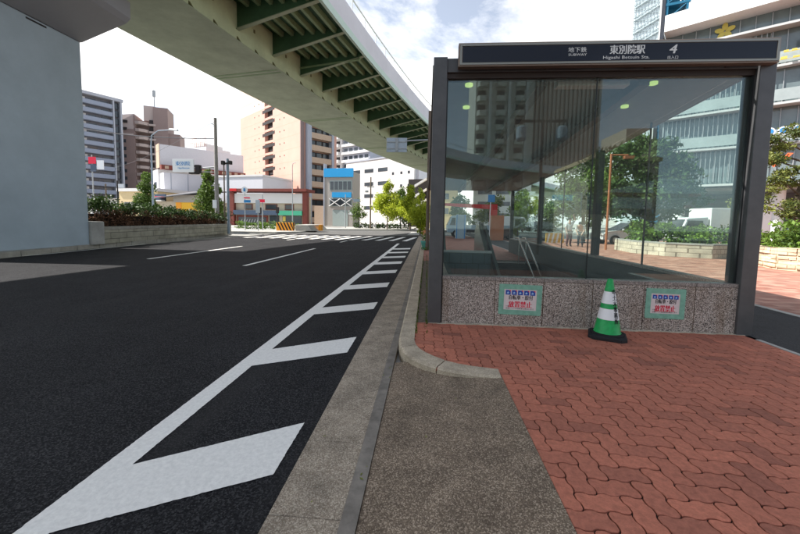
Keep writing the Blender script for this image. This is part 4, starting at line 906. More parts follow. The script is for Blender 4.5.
# balcony side (faces right)
for i in range(13):
    z = .6+2.75*i
    bx('balcony', 'tan', t, T, [(Wd+.02, Wd+1.4, 2.2, 7.6, z, z+1.25)])
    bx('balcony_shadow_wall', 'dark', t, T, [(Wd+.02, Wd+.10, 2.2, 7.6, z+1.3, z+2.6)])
    bx('balcony_door', 'winglass', t, T, [(Wd+.101, Wd+.16, 2.5+1.75*k, 3.8+1.75*k, z+1.3, z+2.45) for k in range(3)])
bx('corner_column', 'brown_tile', t, T, [(Wd+.002, Wd+.25, .0, .9, 0, Hh)])
bx('column', 'greywall', t, T, [(Wd+.03, Wd+1.55, 1.4, 2.1, 0, Hh), (Wd+.03, Wd+1.55, 7.62, 8.2, 0, Hh)])
# red trimmed shop in front
t, T = bld('shop_building', 'two storey shop with red roof band, white fascia and brick pillars', -33.6, 59.5, R(-6))
bx('wall', 'beige', t, T, [(0, 13.4, .6, 2.6, 0, 5.2)])
bx('roof_band', 'brick_red', t, T, [(-.5, 13.9, -.5, 3.0, 5.92, 6.38)]); 
bx('roof_edge', 'truckred', t, T, [(-.55, 1.3, -.53, -.503, 5.94, 6.4)])
bx('fascia', 'whitewall', t, T, [(.4, 13.0, .2, .58, 4.0, 5.6)])
bx('pillar', 'brick_red', t, T, [(-.4, .38, 0, .9, 0, 5.84)]); bx('pillar', 'brick_red', t, T, [(13.02, 13.8, 0, .9, 0, 5.84)])
bx('awning', 'navy_wall', t, T, [(.4, 8.6, -.2, .5, 2.0, 2.75)]); bx('awning', 'green_fab', t, T, [(8.62, 13.0, -.2, .5, 2.0, 2.75)])
for x0, x1 in ((2.0, 3.6), (6.0, 8.2), (9.6, 11.2)): 
    w_ = bx('window', 'brick_red', t, T, [(x0, x1, .5, .62, 2.9, 3.85)]); bx('pane', 'winglass', t, T, [(x0+.12, x1-.12, .48, .499, 3.0, 3.75)], parent=w_)
bx('shopfront', 'brick_red', t, T, [(.6, 6.5, .45, .58, .05, 1.9)]); bx('shop_glass', 'winglass', t, T, [(1.0, 6.2, .40, .449, .3, 1.6), (6.8, 8.5, .40, .58, .05, 1.9), (9.2, 12.6, .42, .58, .05, 1.9)])
mb = MB(T)
for i in range(9): x = 1.4+.5*i; mb.add([(x, .39, .7), (x+.1, .39, .7), (x+.35, .39, 1.25), (x+.25, .39, 1.25)], [(0, 1, 2, 3)])
mb.build('window_graphic', 'lightcap', t)
bx('notice', 'yel', t, T, [(9.3, 9.8, .35, .41, 1.0, 1.8)])
# left grey apartments
t, T = bld('apartment_block', 'grey apartment slab with eleven rows of pale balconies beside the pier', -128, 96, math.atan2(29, 15.3))
Wd = 33; Hh = 43.0
bx('wall', 'greydark', t, T, [(0, Wd, 0, 14, 0, Hh-.8)]); bx('roof_slab', 'greywall', t, T, [(-.6, Wd+.6, -2.0, 14.5, Hh-.8, Hh+.2)])
for i in range(15):
    z = .8+2.75*i
    b_ = bx('balcony', 'aptblue', t, T, [(0, Wd-2.6, -1.8, -1.5, z, z+1.35)]); bx('balcony_floor', 'aptblue', t, T, [(0, Wd-2.6, -1.5, -.002, z-.1, z+.08)], parent=b_)
wins('window', 'winglass', t, T, 2.2, 1.6, [(x, -.02, 1.4+2.75*i) for i in range(15) for x in (15.5, 19, 24, 27.5)][:60], .1)
wins('door_panel', 'whitewall', t, T, .9, 1.7, [(x, -.03, 1.4+2.75*i) for i in range(15) for x in (22.4,)], .1)
bx('end_column', 'greywall', t, T, [(Wd-2.5, Wd-2.1, -1.9, 0, 0, Hh-.8), (Wd-.3, Wd+.2, -1.9, 0, 0, Hh-.8)])
bx('end_window', 'winglass', t, T, [(Wd-2.0, Wd-.4, -.5, -.02, 1.2+2.75*i, 3.2+2.75*i) for i in range(15)])
# brown building with curved stair tower
t, T = bld('apartment_block', 'dusky brown building with sloped top floors and stacked white stair landings', -126.5, 131, R(24))
bx('wall', 'brown_tile', t, T, [(0, 11.5, 0, 12, 0, 35.5), (11.5, 17.3, 4, 13, 0, 40)])
mb = MB(T); mb.loft([[(-.2, -.2, 33), (11.2, -.2, 33), (11.2, 12, 33), (-.2, 12, 33)], [(2.2, 2.4, 40.5), (11.0, 2.0, 42), (11.0, 12, 42), (2.2, 12, 40.5)]]); mb.build('sloped_top', 'brown_lt', t)
mb = MB(T)
for z, i in ((35.0, .0), (38.0, 0.9)): mb.box(1.6, 9.0, -.30+i*.95, .8+i, z, z+1.0)
mb.build('ribbon_window', 'dark', t)
bx('gable', 'brown_tile', t, T, [(11.0, 11.6, .8, 11, 33, 41.2)])
wins('window', 'winglass', t, T, .8, 1.3, [(x, -.02, 4+2.9*i) for i in range(10) for x in (1.0, 4.6, 7.8)], .05)
for i in range(13):
    z = 3.0+2.9*i
    mb = MB(T)
    pts = [(11.62, .4), (13.0, 0), (14.6, .6), (15.6, 2.2), (15.8, 3.9), (11.62, 3.9)]; mb.prism(pts, z, z+1.15); mb.build('landing', 'brown_lt', t)
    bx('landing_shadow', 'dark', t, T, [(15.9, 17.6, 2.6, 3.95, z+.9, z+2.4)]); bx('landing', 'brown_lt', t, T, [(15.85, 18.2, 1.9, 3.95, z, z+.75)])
bx('stair_core', 'brown_tile', t, T, [(17.4, 22.5, 2.2, 12, 0, 45.5), (22.5, 26.5, 3, 12, 0, 35.5)]); bx('core_top', 'brown_lt', t, T, [(13.8, 17.38, 3.5, 12, 40.02, 46.0)])
mb = MB(T); mb.tube((17.0, 6, 45.5), (17.0, 6, 54), .25, .12).box(16.5, 17.5, 5.6, 6.4, 50.5, 53); mb.build('antenna', 'grey', t)
# white billboard building
t, T = bld('white_building', 'white building with corrugated billboard side wall and brown soffit strip', -61.5, 76.5, R(-40))
bx('front_wall', 'whitewall', t, T, [(0, 5.0, 0, 10, -1, 11.5)])
for z in (3.6, 7.2):
    w_ = bx('window', 'greywall', t, T, [(1.3, 3.9, -.05, .02, z, z+1.8)]); bx('pane', 'winglass', t, T, [(1.45, 2.5, -.08, -.051, z+.15, z+1.65), (2.7, 3.75, -.08, -.051, z+.15, z+1.65)], parent=w_)
bx('side_wall', 'lavender', t, T, [(5.02, 8.5, .3, 22, -1, 10.6)])
bx('billboard', 'lavender', t, T, [(5.3, 7.8, -.2, 17, 12.2, 16.4)]); bx('billboard_edge', 'tan', t, T, [(5.2, 7.9, -.3, -.203, 11.6, 16.5)])
for i in range(12): bx('soffit_bracket', 'tan', t, T, [(9.003, 9.1, .4+1.4*i, 1.1+1.4*i, 11.3, 11.9)])
sf = bx('brown_soffit', 'brick_red', t, T, [(7.82, 9.0, -.2, 17, 11.2, 12.1)])
bx('wall_rib', 'greywall', t, T, [(8.503, 8.58, 1.5+3.2*i, 1.62+3.2*i, -1, 10.6) for i in range(7)])
leaves('roof_greenery', 'leaf_mid', [(tuple(T @ Vector((4.2, 3+k*.6, 12.2))), (.7, .6, .7), .5) for k in range(4)], 400, .18, t)
t, T = bld('white_tower', 'plain white tower with rooftop rail behind the billboard building', -77.5, 112, R(-20))
bx('wall', 'lavender', t, T, [(0, 8.4, 0, 9, 0, 23.5)]); bx('penthouse', 'whitewall', t, T, [(1, 6, 1, 8, 23.5, 25.0)])
mb = MB(T)
for i in range(10): mb.tube((.2+.88*i, .2, 23.5), (.2+.88*i, .2, 26.3), .05, .05, 5)
mb.tube((.2, .2, 26.3), (8.2, .2, 26.3), .06, .06, 5).tube((.2, .2, 25), (8.2, .2, 25), .06, .06, 5); mb.build('rooftop_rail', 'orange', t)
# low buildings between
t, T = bld('store', 'low store with grey tiled roof and bright orange yellow front', -47.5, 62, R(-8))
mb = MB(T); mb.loft([[(-4, -1.5, 4.3), (9.5, -1.5, 5.7), (9.5, 8, 6.4), (-1.5, 8, 6.4)], [(-4, -1.5, 4.45), (9.5, -1.5, 5.85), (9.5, 8, 6.6), (-1.5, 8, 6.6)]]); mb.build('roof', 'roof_tile', t)
bx('wall', 'beige', t, T, [(-3, 9.3, 0, 8, 0, 4.2)]); bx('front_panel', 'yellow', t, T, [(2.4, 9.0, -.25, -.02, 1.4, 4.0)]); bx('front_banner', 'stripeo', t, T, [(2.6, 3.6, -.3, -.252, 1.4, 4.0)]); bx('front_banner', 'stripeo', t, T, [(6.3, 6.6, -.3, -.252, 1.4, 4.0)])
bx('fascia', 'greige', t, T, [(2.0, 9.3, -.3, -.02, 4.02, 5.3)]); bx('shopfront', 'winglass', t, T, [(-2.8, 2.0, -.1, -.02, .2, 2.6)])
t, T = bld('beige_house', 'small beige flat roofed shop beyond the hedge', -61, 67, R(-10))
bx('wall', 'cream', t, T, [(0, 9.5, 0, 8, 0, 6.2)]); bx('roof_slab', 'whitewall', t, T, [(-.3, 9.8, -.3, 8.3, 6.2, 6.8)])
for x in (1.2, 5.6): w_ = bx('window', 'beige', t, T, [(x, x+2.4, -.06, .02, 2.6, 4.2)]); bx('pane', 'winglass', t, T, [(x+.12, x+2.28, -.09, -.061, 2.7, 4.1)], parent=w_)
bx('sign_board', 'navy_wall', t, T, [(9.85, 12.4, -1, -.8, 3.8, 5.6)]); bx('sign_stripe', 'red_ink', t, T, [(9.95, 12.3, -1.02, -1.003, 4.9, 5.2)]); bx('sign_stripe', 'signwhite', t, T, [(9.95, 12.3, -1.02, -1.003, 4.2, 4.5)])
t, T = bld('white_house', 'low cream white house next to the pale pier', -74, 70, R(-8))
bx('wall', 'whitewall', t, T, [(0, 11.5, 0, 8, 0, 4.6)]); bx('roof_slab', 'greige', t, T, [(-.3, 11.8, -.3, 8.3, 4.6, 4.9)]); bx('window', 'winglass', t, T, [(6.5, 9.5, -.05, -.002, 1.5, 3.3)])
t, T = bld('grey_shed', 'blank grey white block behind the red trimmed shop', -46, 74, R(-14))
bx('wall', 'lavender', t, T, [(0, 13, 0, 10, 0, 9.9)]); bx('roof_edge', 'whitewall', t, T, [(-.15, 13.15, -.15, 10.15, 9.9, 10.25)])
# blue bannered building
t, T = bld('office_building', 'narrow greige building with two blue banners and x braced window', -19.3, 66.5, R(-8))
bx('wall', 'greige', t, T, [(0, 5.6, 0, 4, 0, 10.3)]); bx('corner_column', 'greywall', t, T, [(-.25, .0, -.1, 1, 0, 11.8)])
bx('banner', 'blue_banner', t, T, [(-.1, 5.7, -.25, -.05, 9.3, 10.9)]); bx('banner', 'blue_banner', t, T, [(1.5, 5.3, -.15, -.02, 5.55, 6.5)])
w_ = bx('window', 'shutter', t, T, [(1.0, 5.4, -.06, .02, 6.9, 8.7)]); bx('pane', 'winglass', t, T, [(1.1+.86*k, 1.8+.86*k, -.09, -.061, 7.0, 8.5) for k in range(5)], parent=w_)
w_ = bx('window', 'shutter', t, T, [(1.0, 5.4, -.06, .02, 3.9, 5.4)]); bx('pane', 'winglass', t, T, [(1.1, 5.3, -.08, -.061, 4.0, 5.3)], parent=w_)
mb = MB(T)
for a, b in (((1.0, -.2, 3.9), (3.1, -.2, 5.3)), ((1.0, -.2, 5.3), (3.1, -.2, 3.9)), ((3.3, -.2, 3.9), (5.4, -.2, 5.3)), ((3.3, -.2, 5.3), (5.4, -.2, 3.9))): mb.tube(a, b, .09, .09, 6)
mb.build('brace', 'whitewall', t)
bx('shutter', 'shutter', t, T, [(1.6, 4.6, -.05, .02, .2, 3.2)]); bx('wall_sign', 'signwhite', t, T, [(4.8, 5.9, -.06, -.01, 2.4, 3.2)])
bx('annex', 'tan', t, T, [(-2.6, -.3, 1, 8, 0, 4.0)])
# white block behind the trees
t, T = bld('white_building', 'big white block with rows of dark strip windows behind the street trees', -29.3, 128, R(-36))
bx('wall', 'whitewall', t, T, [(0, 31, 0, 9, 0, 21.5)]); bx('roof_edge', 'greywall', t, T, [(-.2, 31.2, -.2, 9, 21.5, 22.0)])
bx('side_wall', 'lavender', t, T, [(31.02, 32.0, 1, 9, 0, 20)])
wins('strip_window', 'winglass', t, T, 4.2, 1.2, [(x, -.04, z) for x in (3.0, 9.4, 15.8) for z in (5, 9, 13, 17.4)], .06)
wins('window', 'winglass', t, T, .8, .8, [(x, -.04, z) for x in (22, 25.5, 28.5) for z in (8, 12, 16)], .06)
# white high-rise
t, T = bld('apartment_tower', 'white high rise with many balconies under the expressway soffit', -40, 140, R(-32))
bx('wall', 'whitewall', t, T, [(0, 8.5, 0, 14, 0, 41)]); bx('side_wall', 'greywall', t, T, [(8.52, 22, .6, 14, 0, 39)])
for i in range(13):
    z = 2.2+2.95*i
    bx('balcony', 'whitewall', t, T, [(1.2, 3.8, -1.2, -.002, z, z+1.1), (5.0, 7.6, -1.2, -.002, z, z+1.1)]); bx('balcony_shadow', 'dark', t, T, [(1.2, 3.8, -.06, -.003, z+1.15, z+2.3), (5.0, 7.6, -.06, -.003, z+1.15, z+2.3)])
    bx('floor_band', 'whitewall', t, T, [(8.6, 22, -.2, .598, z, z+.9)])
wins('window', 'winglass', t, T, 1.7, 1.3, [(9.2+2.6*k, .55, 3.2+2.95*i) for i in range(13) for k in range(5)], .06)
# dark building with zigzag escape stairs
t, T = bld('dark_building', 'dark slim building with white zigzag escape stairs beyond the trees', -4.2, 78, R(-12))
bx('wall', 'dark', t, T, [(0, 6, 0, 8, 0, 10.4)]); bx('side_wall', 'lavender', t, T, [(6.02, 9, 0, 8, 0, 10.2)])
for i in range(4):
    mb = MB(T); z = 2.0+2.2*i; mb.loft([[(1.6, -1, z), (1.6, -.3, z), (1.6, -.3, z+.5), (1.6, -1, z+.5)], [(4.2, -1, z+1.5), (4.2, -.3, z+1.5), (4.2, -.3, z+2.0), (4.2, -1, z+2.0)]]).box(4.2, 5.6, -1, -.1, z+1.5, z+1.65); mb.build('stair_flight', 'whitewall', t)
# far street trees
def ging(x, y, h, rr, label, mat='leaf_ginkgo', n=10000, size=.14, tr=.11, zb=.06):
    return tree('street_tree', label, x, y, zb, h, [(0, 0, h*.40, rr*1.35, rr*1.2, h*.25), (0, 0, h*.62, rr*1.05, rr, h*.22), (0, 0, h*.86, rr*.5, rr*.5, h*.2), (rr*.6, .2, h*.45, rr*.7, rr*.7, h*.16), (-rr*.6, 0, h*.5, rr*.7, rr*.7, h*.17)], mat, n, size, tr, 'street trees beyond the crossing', k=20, rel=.38)
ging(-11.0, 57, 4.9, 1.1, 'small dark thin street tree before the blue bannered building', 'leaf_mid', 1500, .12, .07)
ging(-5.9, 53, 7.0, 1.75, 'tallest yellow green street tree with a pointed crown')
ging(-4.3, 58, 6.4, 1.8, 'darker green street tree just behind the tallest one', 'leaf_mid')
ging(-2.3, 49, 5.9, 1.45, 'yellow green tree between the tallest one and the kerbside bush')
ging(-.65, 34.6, 4.3, .95, 'bright leaning yellow green tree next to the left entrance post', n=5000, size=.10, tr=.06, zb=0)
hedge('kerb_bush', 'bright yellow green bush at end of kerb by the post', 'bush', [(-.9, 35), (-.3, 36)], 1.0, 0, 1.5, 'leaf_ginkgo', 2600, .10)
hedge('sidewalk_hedge', 'dark low hedge along the far sidewalk under the street trees', 'hedge', [(-11.5, 55.5), (-2.5, 57.5)], .9, .06, .8, 'leaf_dark', 1800, .12)

# ------------------------------------------------------------------ vehicles
def wheel(t, x, y, r, w, T):
    mb = MB(T); mb.loft([[(x+r*math.cos(a*math.pi/10), y+e, r+r*math.sin(a*math.pi/10)) for a in range(20)] for e in (-w/2, w/2)]); wh = mb.build('wheel', 'tyre', t, True)
    mb = MB(T); mb.loft([[(x+r*.6*math.cos(a*math.pi/8), y+e, r+r*.6*math.sin(a*math.pi/8)) for a in range(16)] for e in (-w/2-.01, w/2+.01)]); mb.build('rim', 'rim', wh, True)
def car(label, x, y, rz, paint, zb=0.0, name='parked_car', cat='car', group=None):
    t = thing(name, label, cat, (x, y, zb), rz, group); T = TR(x, y, zb, rz)
    prof = [(-2.15, .35), (-2.2, .75), (-2.05, .95), (-1.2, 1.0), (1.0, 1.0), (1.95, .9), (2.2, .7), (2.2, .35)]
    mb = MB(T); mb.loft([[(a, -.78, c) for a, c in prof], [(a, -.86, c-.03) for a, c in prof], [(a, .86, c-.03) for a, c in prof], [(a, .78, c) for a, c in prof]]); mb.build('body', paint, t, True, bevel=.03)
    cab = [(-1.95, .98), (-1.45, 1.44), (.2, 1.47), (1.05, .98)]
    mb = MB(T); mb.loft([[(a, -.74+.14*(c > 1.1), c) for a, c in cab], [(a, .74-.14*(c > 1.1), c) for a, c in cab]]); cb = mb.build('cabin_glass', 'winglass', t)
    mb = MB(T); mb.box(-1.42, .2, -.60, .60, 1.44, 1.50); mb.build('roof', paint, t, bevel=.02)
    for sx in (-1.35, 1.35):
        for sy in (-.78, .78): wheel(t, sx, sy, .32, .2, T)
    for sy in (-.62, .62):
        mb = MB(T); mb.box(2.12, 2.215, sy-.16, sy+.16, .62, .76); mb.build('headlight', 'headlight', t)
        mb = MB(T); mb.box(-2.215, -2.14, sy-.14, sy+.14, .66, .85); mb.build('tail_light', 'redlight', t)
    for sy in (-.9, .9): mb = MB(T); mb.box(.72, .9, sy-.07, sy+.07, .98, 1.1); mb.build('mirror', paint, t)
    return t
def truck(label, x, y, rz, cabm, boxm, zb=0.0, L_=3.2, bh=1.9, flat=False, w=.9):
    t = thing('truck', label, 'truck', (x, y, zb), rz); T = TR(x, y, zb, rz)
    cp = [(0, .45), (1.55, .45), (1.6, 1.0), (1.25, 1.85), (.05, 1.95)]
    mb = MB(T); mb.loft([[(a, -w, c) for a, c in cp], [(a, w, c) for a, c in cp]]); cab = mb.build('cab', cabm, t, bevel=.05)
    mb = MB(T); mb.add([(1.575, -w*.86, 1.08), (1.575, w*.86, 1.08), (1.29, w*.86, 1.76), (1.29, -w*.86, 1.76), (1.60, -w*.86, 1.08), (1.60, w*.86, 1.08), (1.31, w*.86, 1.77), (1.31, -w*.86, 1.77)], [(3, 2, 1, 0), (4, 5, 6, 7), (0, 1, 5, 4), (1, 2, 6, 5), (2, 3, 7, 6), (3, 0, 4, 7)]); mb.build('windscreen', 'winglass', cab)
    for sy in (-w-.012, w+.002): mb = MB(T); mb.add([(.35, sy, 1.08), (1.4, sy, 1.08), (1.2, sy, 1.7), (.35, sy, 1.7), (.35, sy+.01, 1.08), (1.4, sy+.01, 1.08), (1.2, sy+.01, 1.7), (.35, sy+.01, 1.7)], [(3, 2, 1, 0), (4, 5, 6, 7), (0, 1, 5, 4), (1, 2, 6, 5), (2, 3, 7, 6), (3, 0, 4, 7)]); mb.build('side_window', 'winglass', cab)
    mb = MB(T); mb.box(-L_, -.002, -w, w, .50, .72); mb.build('chassis', 'dark', t)
    if flat:
        mb = MB(T); mb.box(-L_, -.08, -w-.03, -w+.03, .73, 1.1).box(-L_, -.08, w-.03, w+.03, .73, 1.1).box(-L_, -L_+.05, -w+.031, w-.031, .73, 1.1); mb.build('drop_sides', boxm, t)
    else:
        mb = MB(T); mb.box(-L_, -.06, -w-.04, w+.04, .73, .73+bh); b_ = mb.build('cargo_box', boxm, t, bevel=.02)
        mb = MB(T)
        for k in range(int(L_/.28)): mb.box(-L_+.1+.28*k, -L_+.12+.28*k, -w-.055, -w-.042, .8, .68+bh)
        mb.build('box_ribs', 'grey', b_)
    for sx in (.8, -L_+.7):
        for sy in (-w+.1, w-.1): wheel(t, sx, sy, .36, .22, T)
    for sy in (-w+.25, w-.25): mb = MB(T); mb.box(1.56, 1.62, sy-.14, sy+.14, .68, .84); mb.build('headlight', 'headlight', cab)
    return t
# ------------------------------------------------------------------ right side: plaza planters, tree, tower block
def arcwall(pts, z0, z1, th): 
    mb = MB()
    for i in range(len(pts)-1):
        a = Vector(pts[i]); b = Vector(pts[i+1]); d = (b-a).normalized(); n = Vector((-d.y, d.x))*th
        mb.prism([tuple(a), tuple(b), tuple(b+n), tuple(a+n)], z0, z1)
    return mb
SW = [(11.9, 13.9), (11.45, 12.5), (11.8, 11.6), (12.7, 11.2), (15, 10.9), (20, 10.7)]
t = thing('stone_planter', 'curved dry stone planter wall on the plaza right of the entrance', 'planter', (11, 11.8, 0))
arcwall(SW, 0, .62, .4).build('wall', 'stone', t); mb = MB()
for i in range(len(SW)-1):
    a = Vector(SW[i]); b = Vector(SW[i+1]); n_ = max(1, int((b-a).length/.35)); d = (b-a).normalized(); n = Vector((-d.y, d.x))
    for k in range(n_):
        p0_ = a.lerp(b, k/n_); p1_ = a.lerp(b, (k+.94)/n_); o_ = .05*random.random(); zt = .66+.07*random.random(); mb.prism([tuple(p0_-n*o_), tuple(p1_-n*o_), tuple(p1_+n*.45), tuple(p0_+n*.45)], .59, zt)
        for zz_ in (.08, .22, .36, .5):
            if random.random() < .6: mb.prism([tuple(p0_-n*(.02+.04*random.random())), tuple(p1_-n*(.02+.04*random.random())), tuple(p1_+n*.01), tuple(p0_+n*.01)], zz_, zz_+.10)
mb.build('coping_stones', 'stone', t)
hedge('plaza_shrub', 'bright green shrub bed above the dry stone planter', 'shrub', [(12.5, 13.8), (12.2, 12.7), (12.9, 12.0), (14, 11.7), (16.5, 11.6)], 1.1, .55, .85, 'leaf_hedge', 5200, .075)
mb = MB(); mb.loft([[(12.2, 12.4, .5), (15.5, 11.8, .5), (15.5, 13.0, .5), (12.2, 13.2, .5)], [(12.9, 12.5, 1.0), (15.5, 12.0, 1.25), (15.5, 13.0, 1.25), (12.9, 13.2, 1.0)]]); tag(mb.build('stone_slab', 'roof_tile'), 'sloping dark grey slab among the plaza shrubs', 'slab')
# plaza tree with sparse branching crown
t = thing('plaza_tree', 'tree with thin layered olive leaves and slanting trunk at right edge', 'tree', (14.3, 15, .5))
mb = MB(); mb.path([(14.3, 15, .4), (14.35, 15, 1.6), (14.25, 15, 2.6), (14.5, 15, 3.6), (14.8, 15, 5.2)], .10, 8)
cl = []
for z, x0 in ((2.15, 13.2), (2.5, 13.4), (2.75, 14.9), (3.1, 13.25), (3.45, 13.5), (3.8, 15.0), (4.1, 13.3), (4.4, 13.8), (4.8, 13.5), (5.1, 14.2), (3.0, 15.6), (4.6, 15.5), (5.4, 15.0)):
    e = Vector((x0, 15+random.uniform(-.9, .9), z)); b0 = Vector((14.35, 15, z-.5)); mb.tube(b0, e, .045, .015, 6)
    for k in range(4):
        c = b0.lerp(e, .55+.55*random.random()); cl.append(((c.x+random.gauss(0, .2), c.y+random.gauss(0, .3), c.z+random.gauss(0, .06)), (.34, .40, .20), random.random()*.8+.1))
mb.build('trunk', 'bark', t, True); leaves('crown', 'leaf_olive', cl, 11000, .055, t, .5)
# plaza planter seen through the glass
PW2 = [(10.3, 20.4), (10.0, 18.2), (10.6, 16.7), (12.0, 15.9), (13.4, 16.4)]
t = thing('block_planter', 'pale block planter with curved end seen through the glass', 'planter', (10, 16.2, 0)); arcwall(PW2, 0, .55, .3).build('wall', 'planter_lt', t); arcwall([(a, b-.02) for a, b in PW2], .552, .62, .36).build('coping', 'concrete', t)
hedge('plaza_shrub', 'light green shrubs in the pale block planter', 'shrub', [(11.0, 20), (10.9, 18.2), (11.6, 17.2), (12.8, 16.8)], 1.1, .4, .95, 'leaf_hedge', 3600, .085)
hedge('plaza_hedge', 'long clipped green hedge in front of the white truck', 'hedge', [(12.5, 19.2), (17, 18.6), (24, 18)], 1.0, 0, 1.15, 'leaf_mid', 5000, .09)
tree('plaza_tree', 'broad dark green tree filling the middle of the glass', 12.2, 21, 0, 6.6, [(0, 0, 3.5, 2.5, 2.2, 1.7), (.1, 0, 4.9, 2.0, 1.8, 1.4), (-1.3, 0, 2.9, 1.5, 1.4, 1.2), (1.5, 0, 2.8, 1.5, 1.4, 1.2), (-.6, 0, 5.6, 1.2, 1.1, .9)], 'leaf_dark', 14000, .13, .16, 'plaza trees behind the glass', k=16)
tree('plaza_tree', 'taller dark green tree left of the broad one behind the glass', 11.4, 27, 0, 8.0, [(0, 0, 4.0, 2.6, 2.2, 2.2), (0, 0, 6.0, 2.1, 1.8, 1.6), (-1.2, 0, 2.8, 1.8, 1.6, 1.5), (1.6, 0, 3, 1.6, 1.5, 1.5)], 'leaf_mid', 12000, .14, .16, 'plaza trees behind the glass', k=16)
for i, (x, y, h) in enumerate(((6.3, 36, 5.2), (9.3, 38, 6.0), (12.5, 40, 5.4), (4.2, 44, 5.6), (15.5, 36, 6.2))):
    tree('street_tree', ['thin olive green tree behind the people', 'olive green tree above the striped board', 'olive green tree behind the taller dark tree', 'olive green tree nearest the entrance far opening', 'olive green tree behind the white truck'][i], x, y, 0, h, [(0, 0, h*.45, 1.7, 1.6, h*.22), (0, 0, h*.68, 1.3, 1.3, h*.2), (.8, 0, h*.3, 1.3, 1.2, h*.15)], ('leaf_olive', 'leaf_mid')[i % 2], 2200, .15, .11, 'trees beyond the far corner', k=11)
t = pole('lamp_post', 'orange painted post rising beside the plaza planter', 'post', 9.65, 20, 5.1, .06, .055, 'orange', 0)
mb = MB(); mb.tube((9.65, 20, 5.05), (10.5, 20, 5.05), .04).box(10.3, 10.8, 19.9, 20.1, 4.85, 5.0); mb.build('lamp_arm', 'orange', t)
t = pole('lamp_post', 'thin pale lamp post in front of the glass fronted building', 'post', 20.7, 25, 7.5, .06, .05, 'signwhite', 0)
truck('white box truck parked behind the clipped hedge', 17.1, 24, R(180), 'carwhite', 'white', 0, 3.4, 1.75)
car('white car behind the plaza shrubs near the box truck', 14.2, 26.5, R(185), 'carwhite')
car('black car parked at the right beyond the plaza shrubs', 18.6, 18.6, R(172), 'carblack', .1)
t = pole('banner', 'white and maroon banner on a pole by the black car', 'banner', 17.0, 17.6, 2.4, .025, .02, 'grey', .1)
mb = MB(); mb.box(16.82, 16.97, 17.58, 17.60, .9, 2.35); mb.build('cloth', 'pink', t); mb = MB(); mb.box(17.03, 17.12, 17.58, 17.60, .9, 2.35); mb.build('cloth', 'signwhite', t)
t = thing('notice_board', 'white notice board with light blue picture near white column', 'notice board', (20.9, 24, 0))
mb = MB(); mb.box(20.4, 21.4, 24, 24.08, .5, 3.2).box(20.45, 20.55, 24.02, 24.06, 0, .5).box(21.25, 21.35, 24.02, 24.06, 0, .5); b_ = mb.build('board', 'white', t); mb = MB(); mb.box(20.75, 21.2, 23.985, 23.998, 2.1, 2.6); mb.build('picture', 'ltblue', b_); mb = MB(); mb.box(20.75, 21.0, 23.985, 23.998, 1.5, 1.9); mb.build('picture', 'pink', b_)
# glass fronted building, facade running away to the left
ux = Vector((-.806, .592)); ang = math.atan2(-.592, .806)
t = thing('glass_building', 'modern glass fronted building with white curved canopy bands and yellow flower emblem', 'building', (30, 37, 0), ang); T = TR(30, 37, 0, ang)   # local x runs toward the right end, facade along x, depth +y
XL, XR = -6.8, 26
mb = MB(T); mb.box(XL+.3, XR, .25, 14, 5.4, 21.2); mb.build('curtain_wall', 'winblue', t)
mb = MB(T)
for i in range(30):
    x = XL+.35+1.08*i
    for z0, z1 in ((16.1, 19.0), (12.65, 15.5), (9.2, 12.1), (5.7, 8.6)): mb.box(x-.03, x+.03, .12, .248, z0+.1, z1+.1)
for i in range(30): x = XL+.35+1.08*i; mb.box(x-.03, x+.03, .12, .248, 19.5, 21.1)
mb.build('mullions', 'grey', t)
mb = MB(T)
xs = [XL+(XR-XL)*i/24 for i in range(25)]
mb.loft([[(x, -1.5-.4*math.sin(i*.16), 21.0+.0*i), (x, .3, 21.0), (x, 14, 21.0), (x, 14, 22.9), (x, -1.5-.4*math.sin(i*.16), 22.6)] for i, x in enumerate(xs)]); mb.build('roof_canopy', 'white', t)
mb = MB(T); mb.add([(XL-.02, -1.5, 21.0), (XL-.02, 14, 21.0), (XL-.02, 14, 5), (XL-.02, 1.2, 5)], [(0, 1, 2, 3)]); mb.build('end_wall', 'winblue', t)
for z in (19.15, 15.75, 12.3, 8.85, 5.3):
    mb = MB(T); mb.loft([[(x, -.75-.25*math.sin(i*.3+z), z), (x, .2, z), (x, .2, z+.26), (x, -.75-.25*math.sin(i*.3+z), z+.20)] for i, x in enumerate(xs)]); mb.build('balcony_slab', 'lightcap', t)
for z in (16.0, 12.6, 9.15):
    mb = MB(T); mb.loft([[(x, -.72-.25*math.sin(i*.3+z), z+.05), (x, -.69-.25*math.sin(i*.3+z), z+.05), (x, -.69-.25*math.sin(i*.3+z), z+1.05), (x, -.72-.25*math.sin(i*.3+z), z+1.05)] for i, x in enumerate(xs)]); mb.build('balustrade_glass', 'teal_glass', t)
mb = MB(T)
for i in range(90): x = XL+.4+.36*i; mb.box(x, x+.05, -.3, -.24, 5.7, 19) if i < 22 else None
mb.build('louvre_blades', 'grey', t)
mb = MB(T); mb.box(XL, XR, 1.5, 13, 5.0, 5.3); mb.build('undercroft_ceiling', 'lightcap', t)
mb = MB(T); mb.box(XL, XR, 7, 13, 0, 5); mb.build('ground_floor_wall', 'greydark', t)
for x in (-4.6, 2.7, 10, 17): mb = MB(T); mb.tube((x, 1.4, 0), (x, 1.4, 5.28), .48, .48, 20); mb.build('column', 'white', t, True)
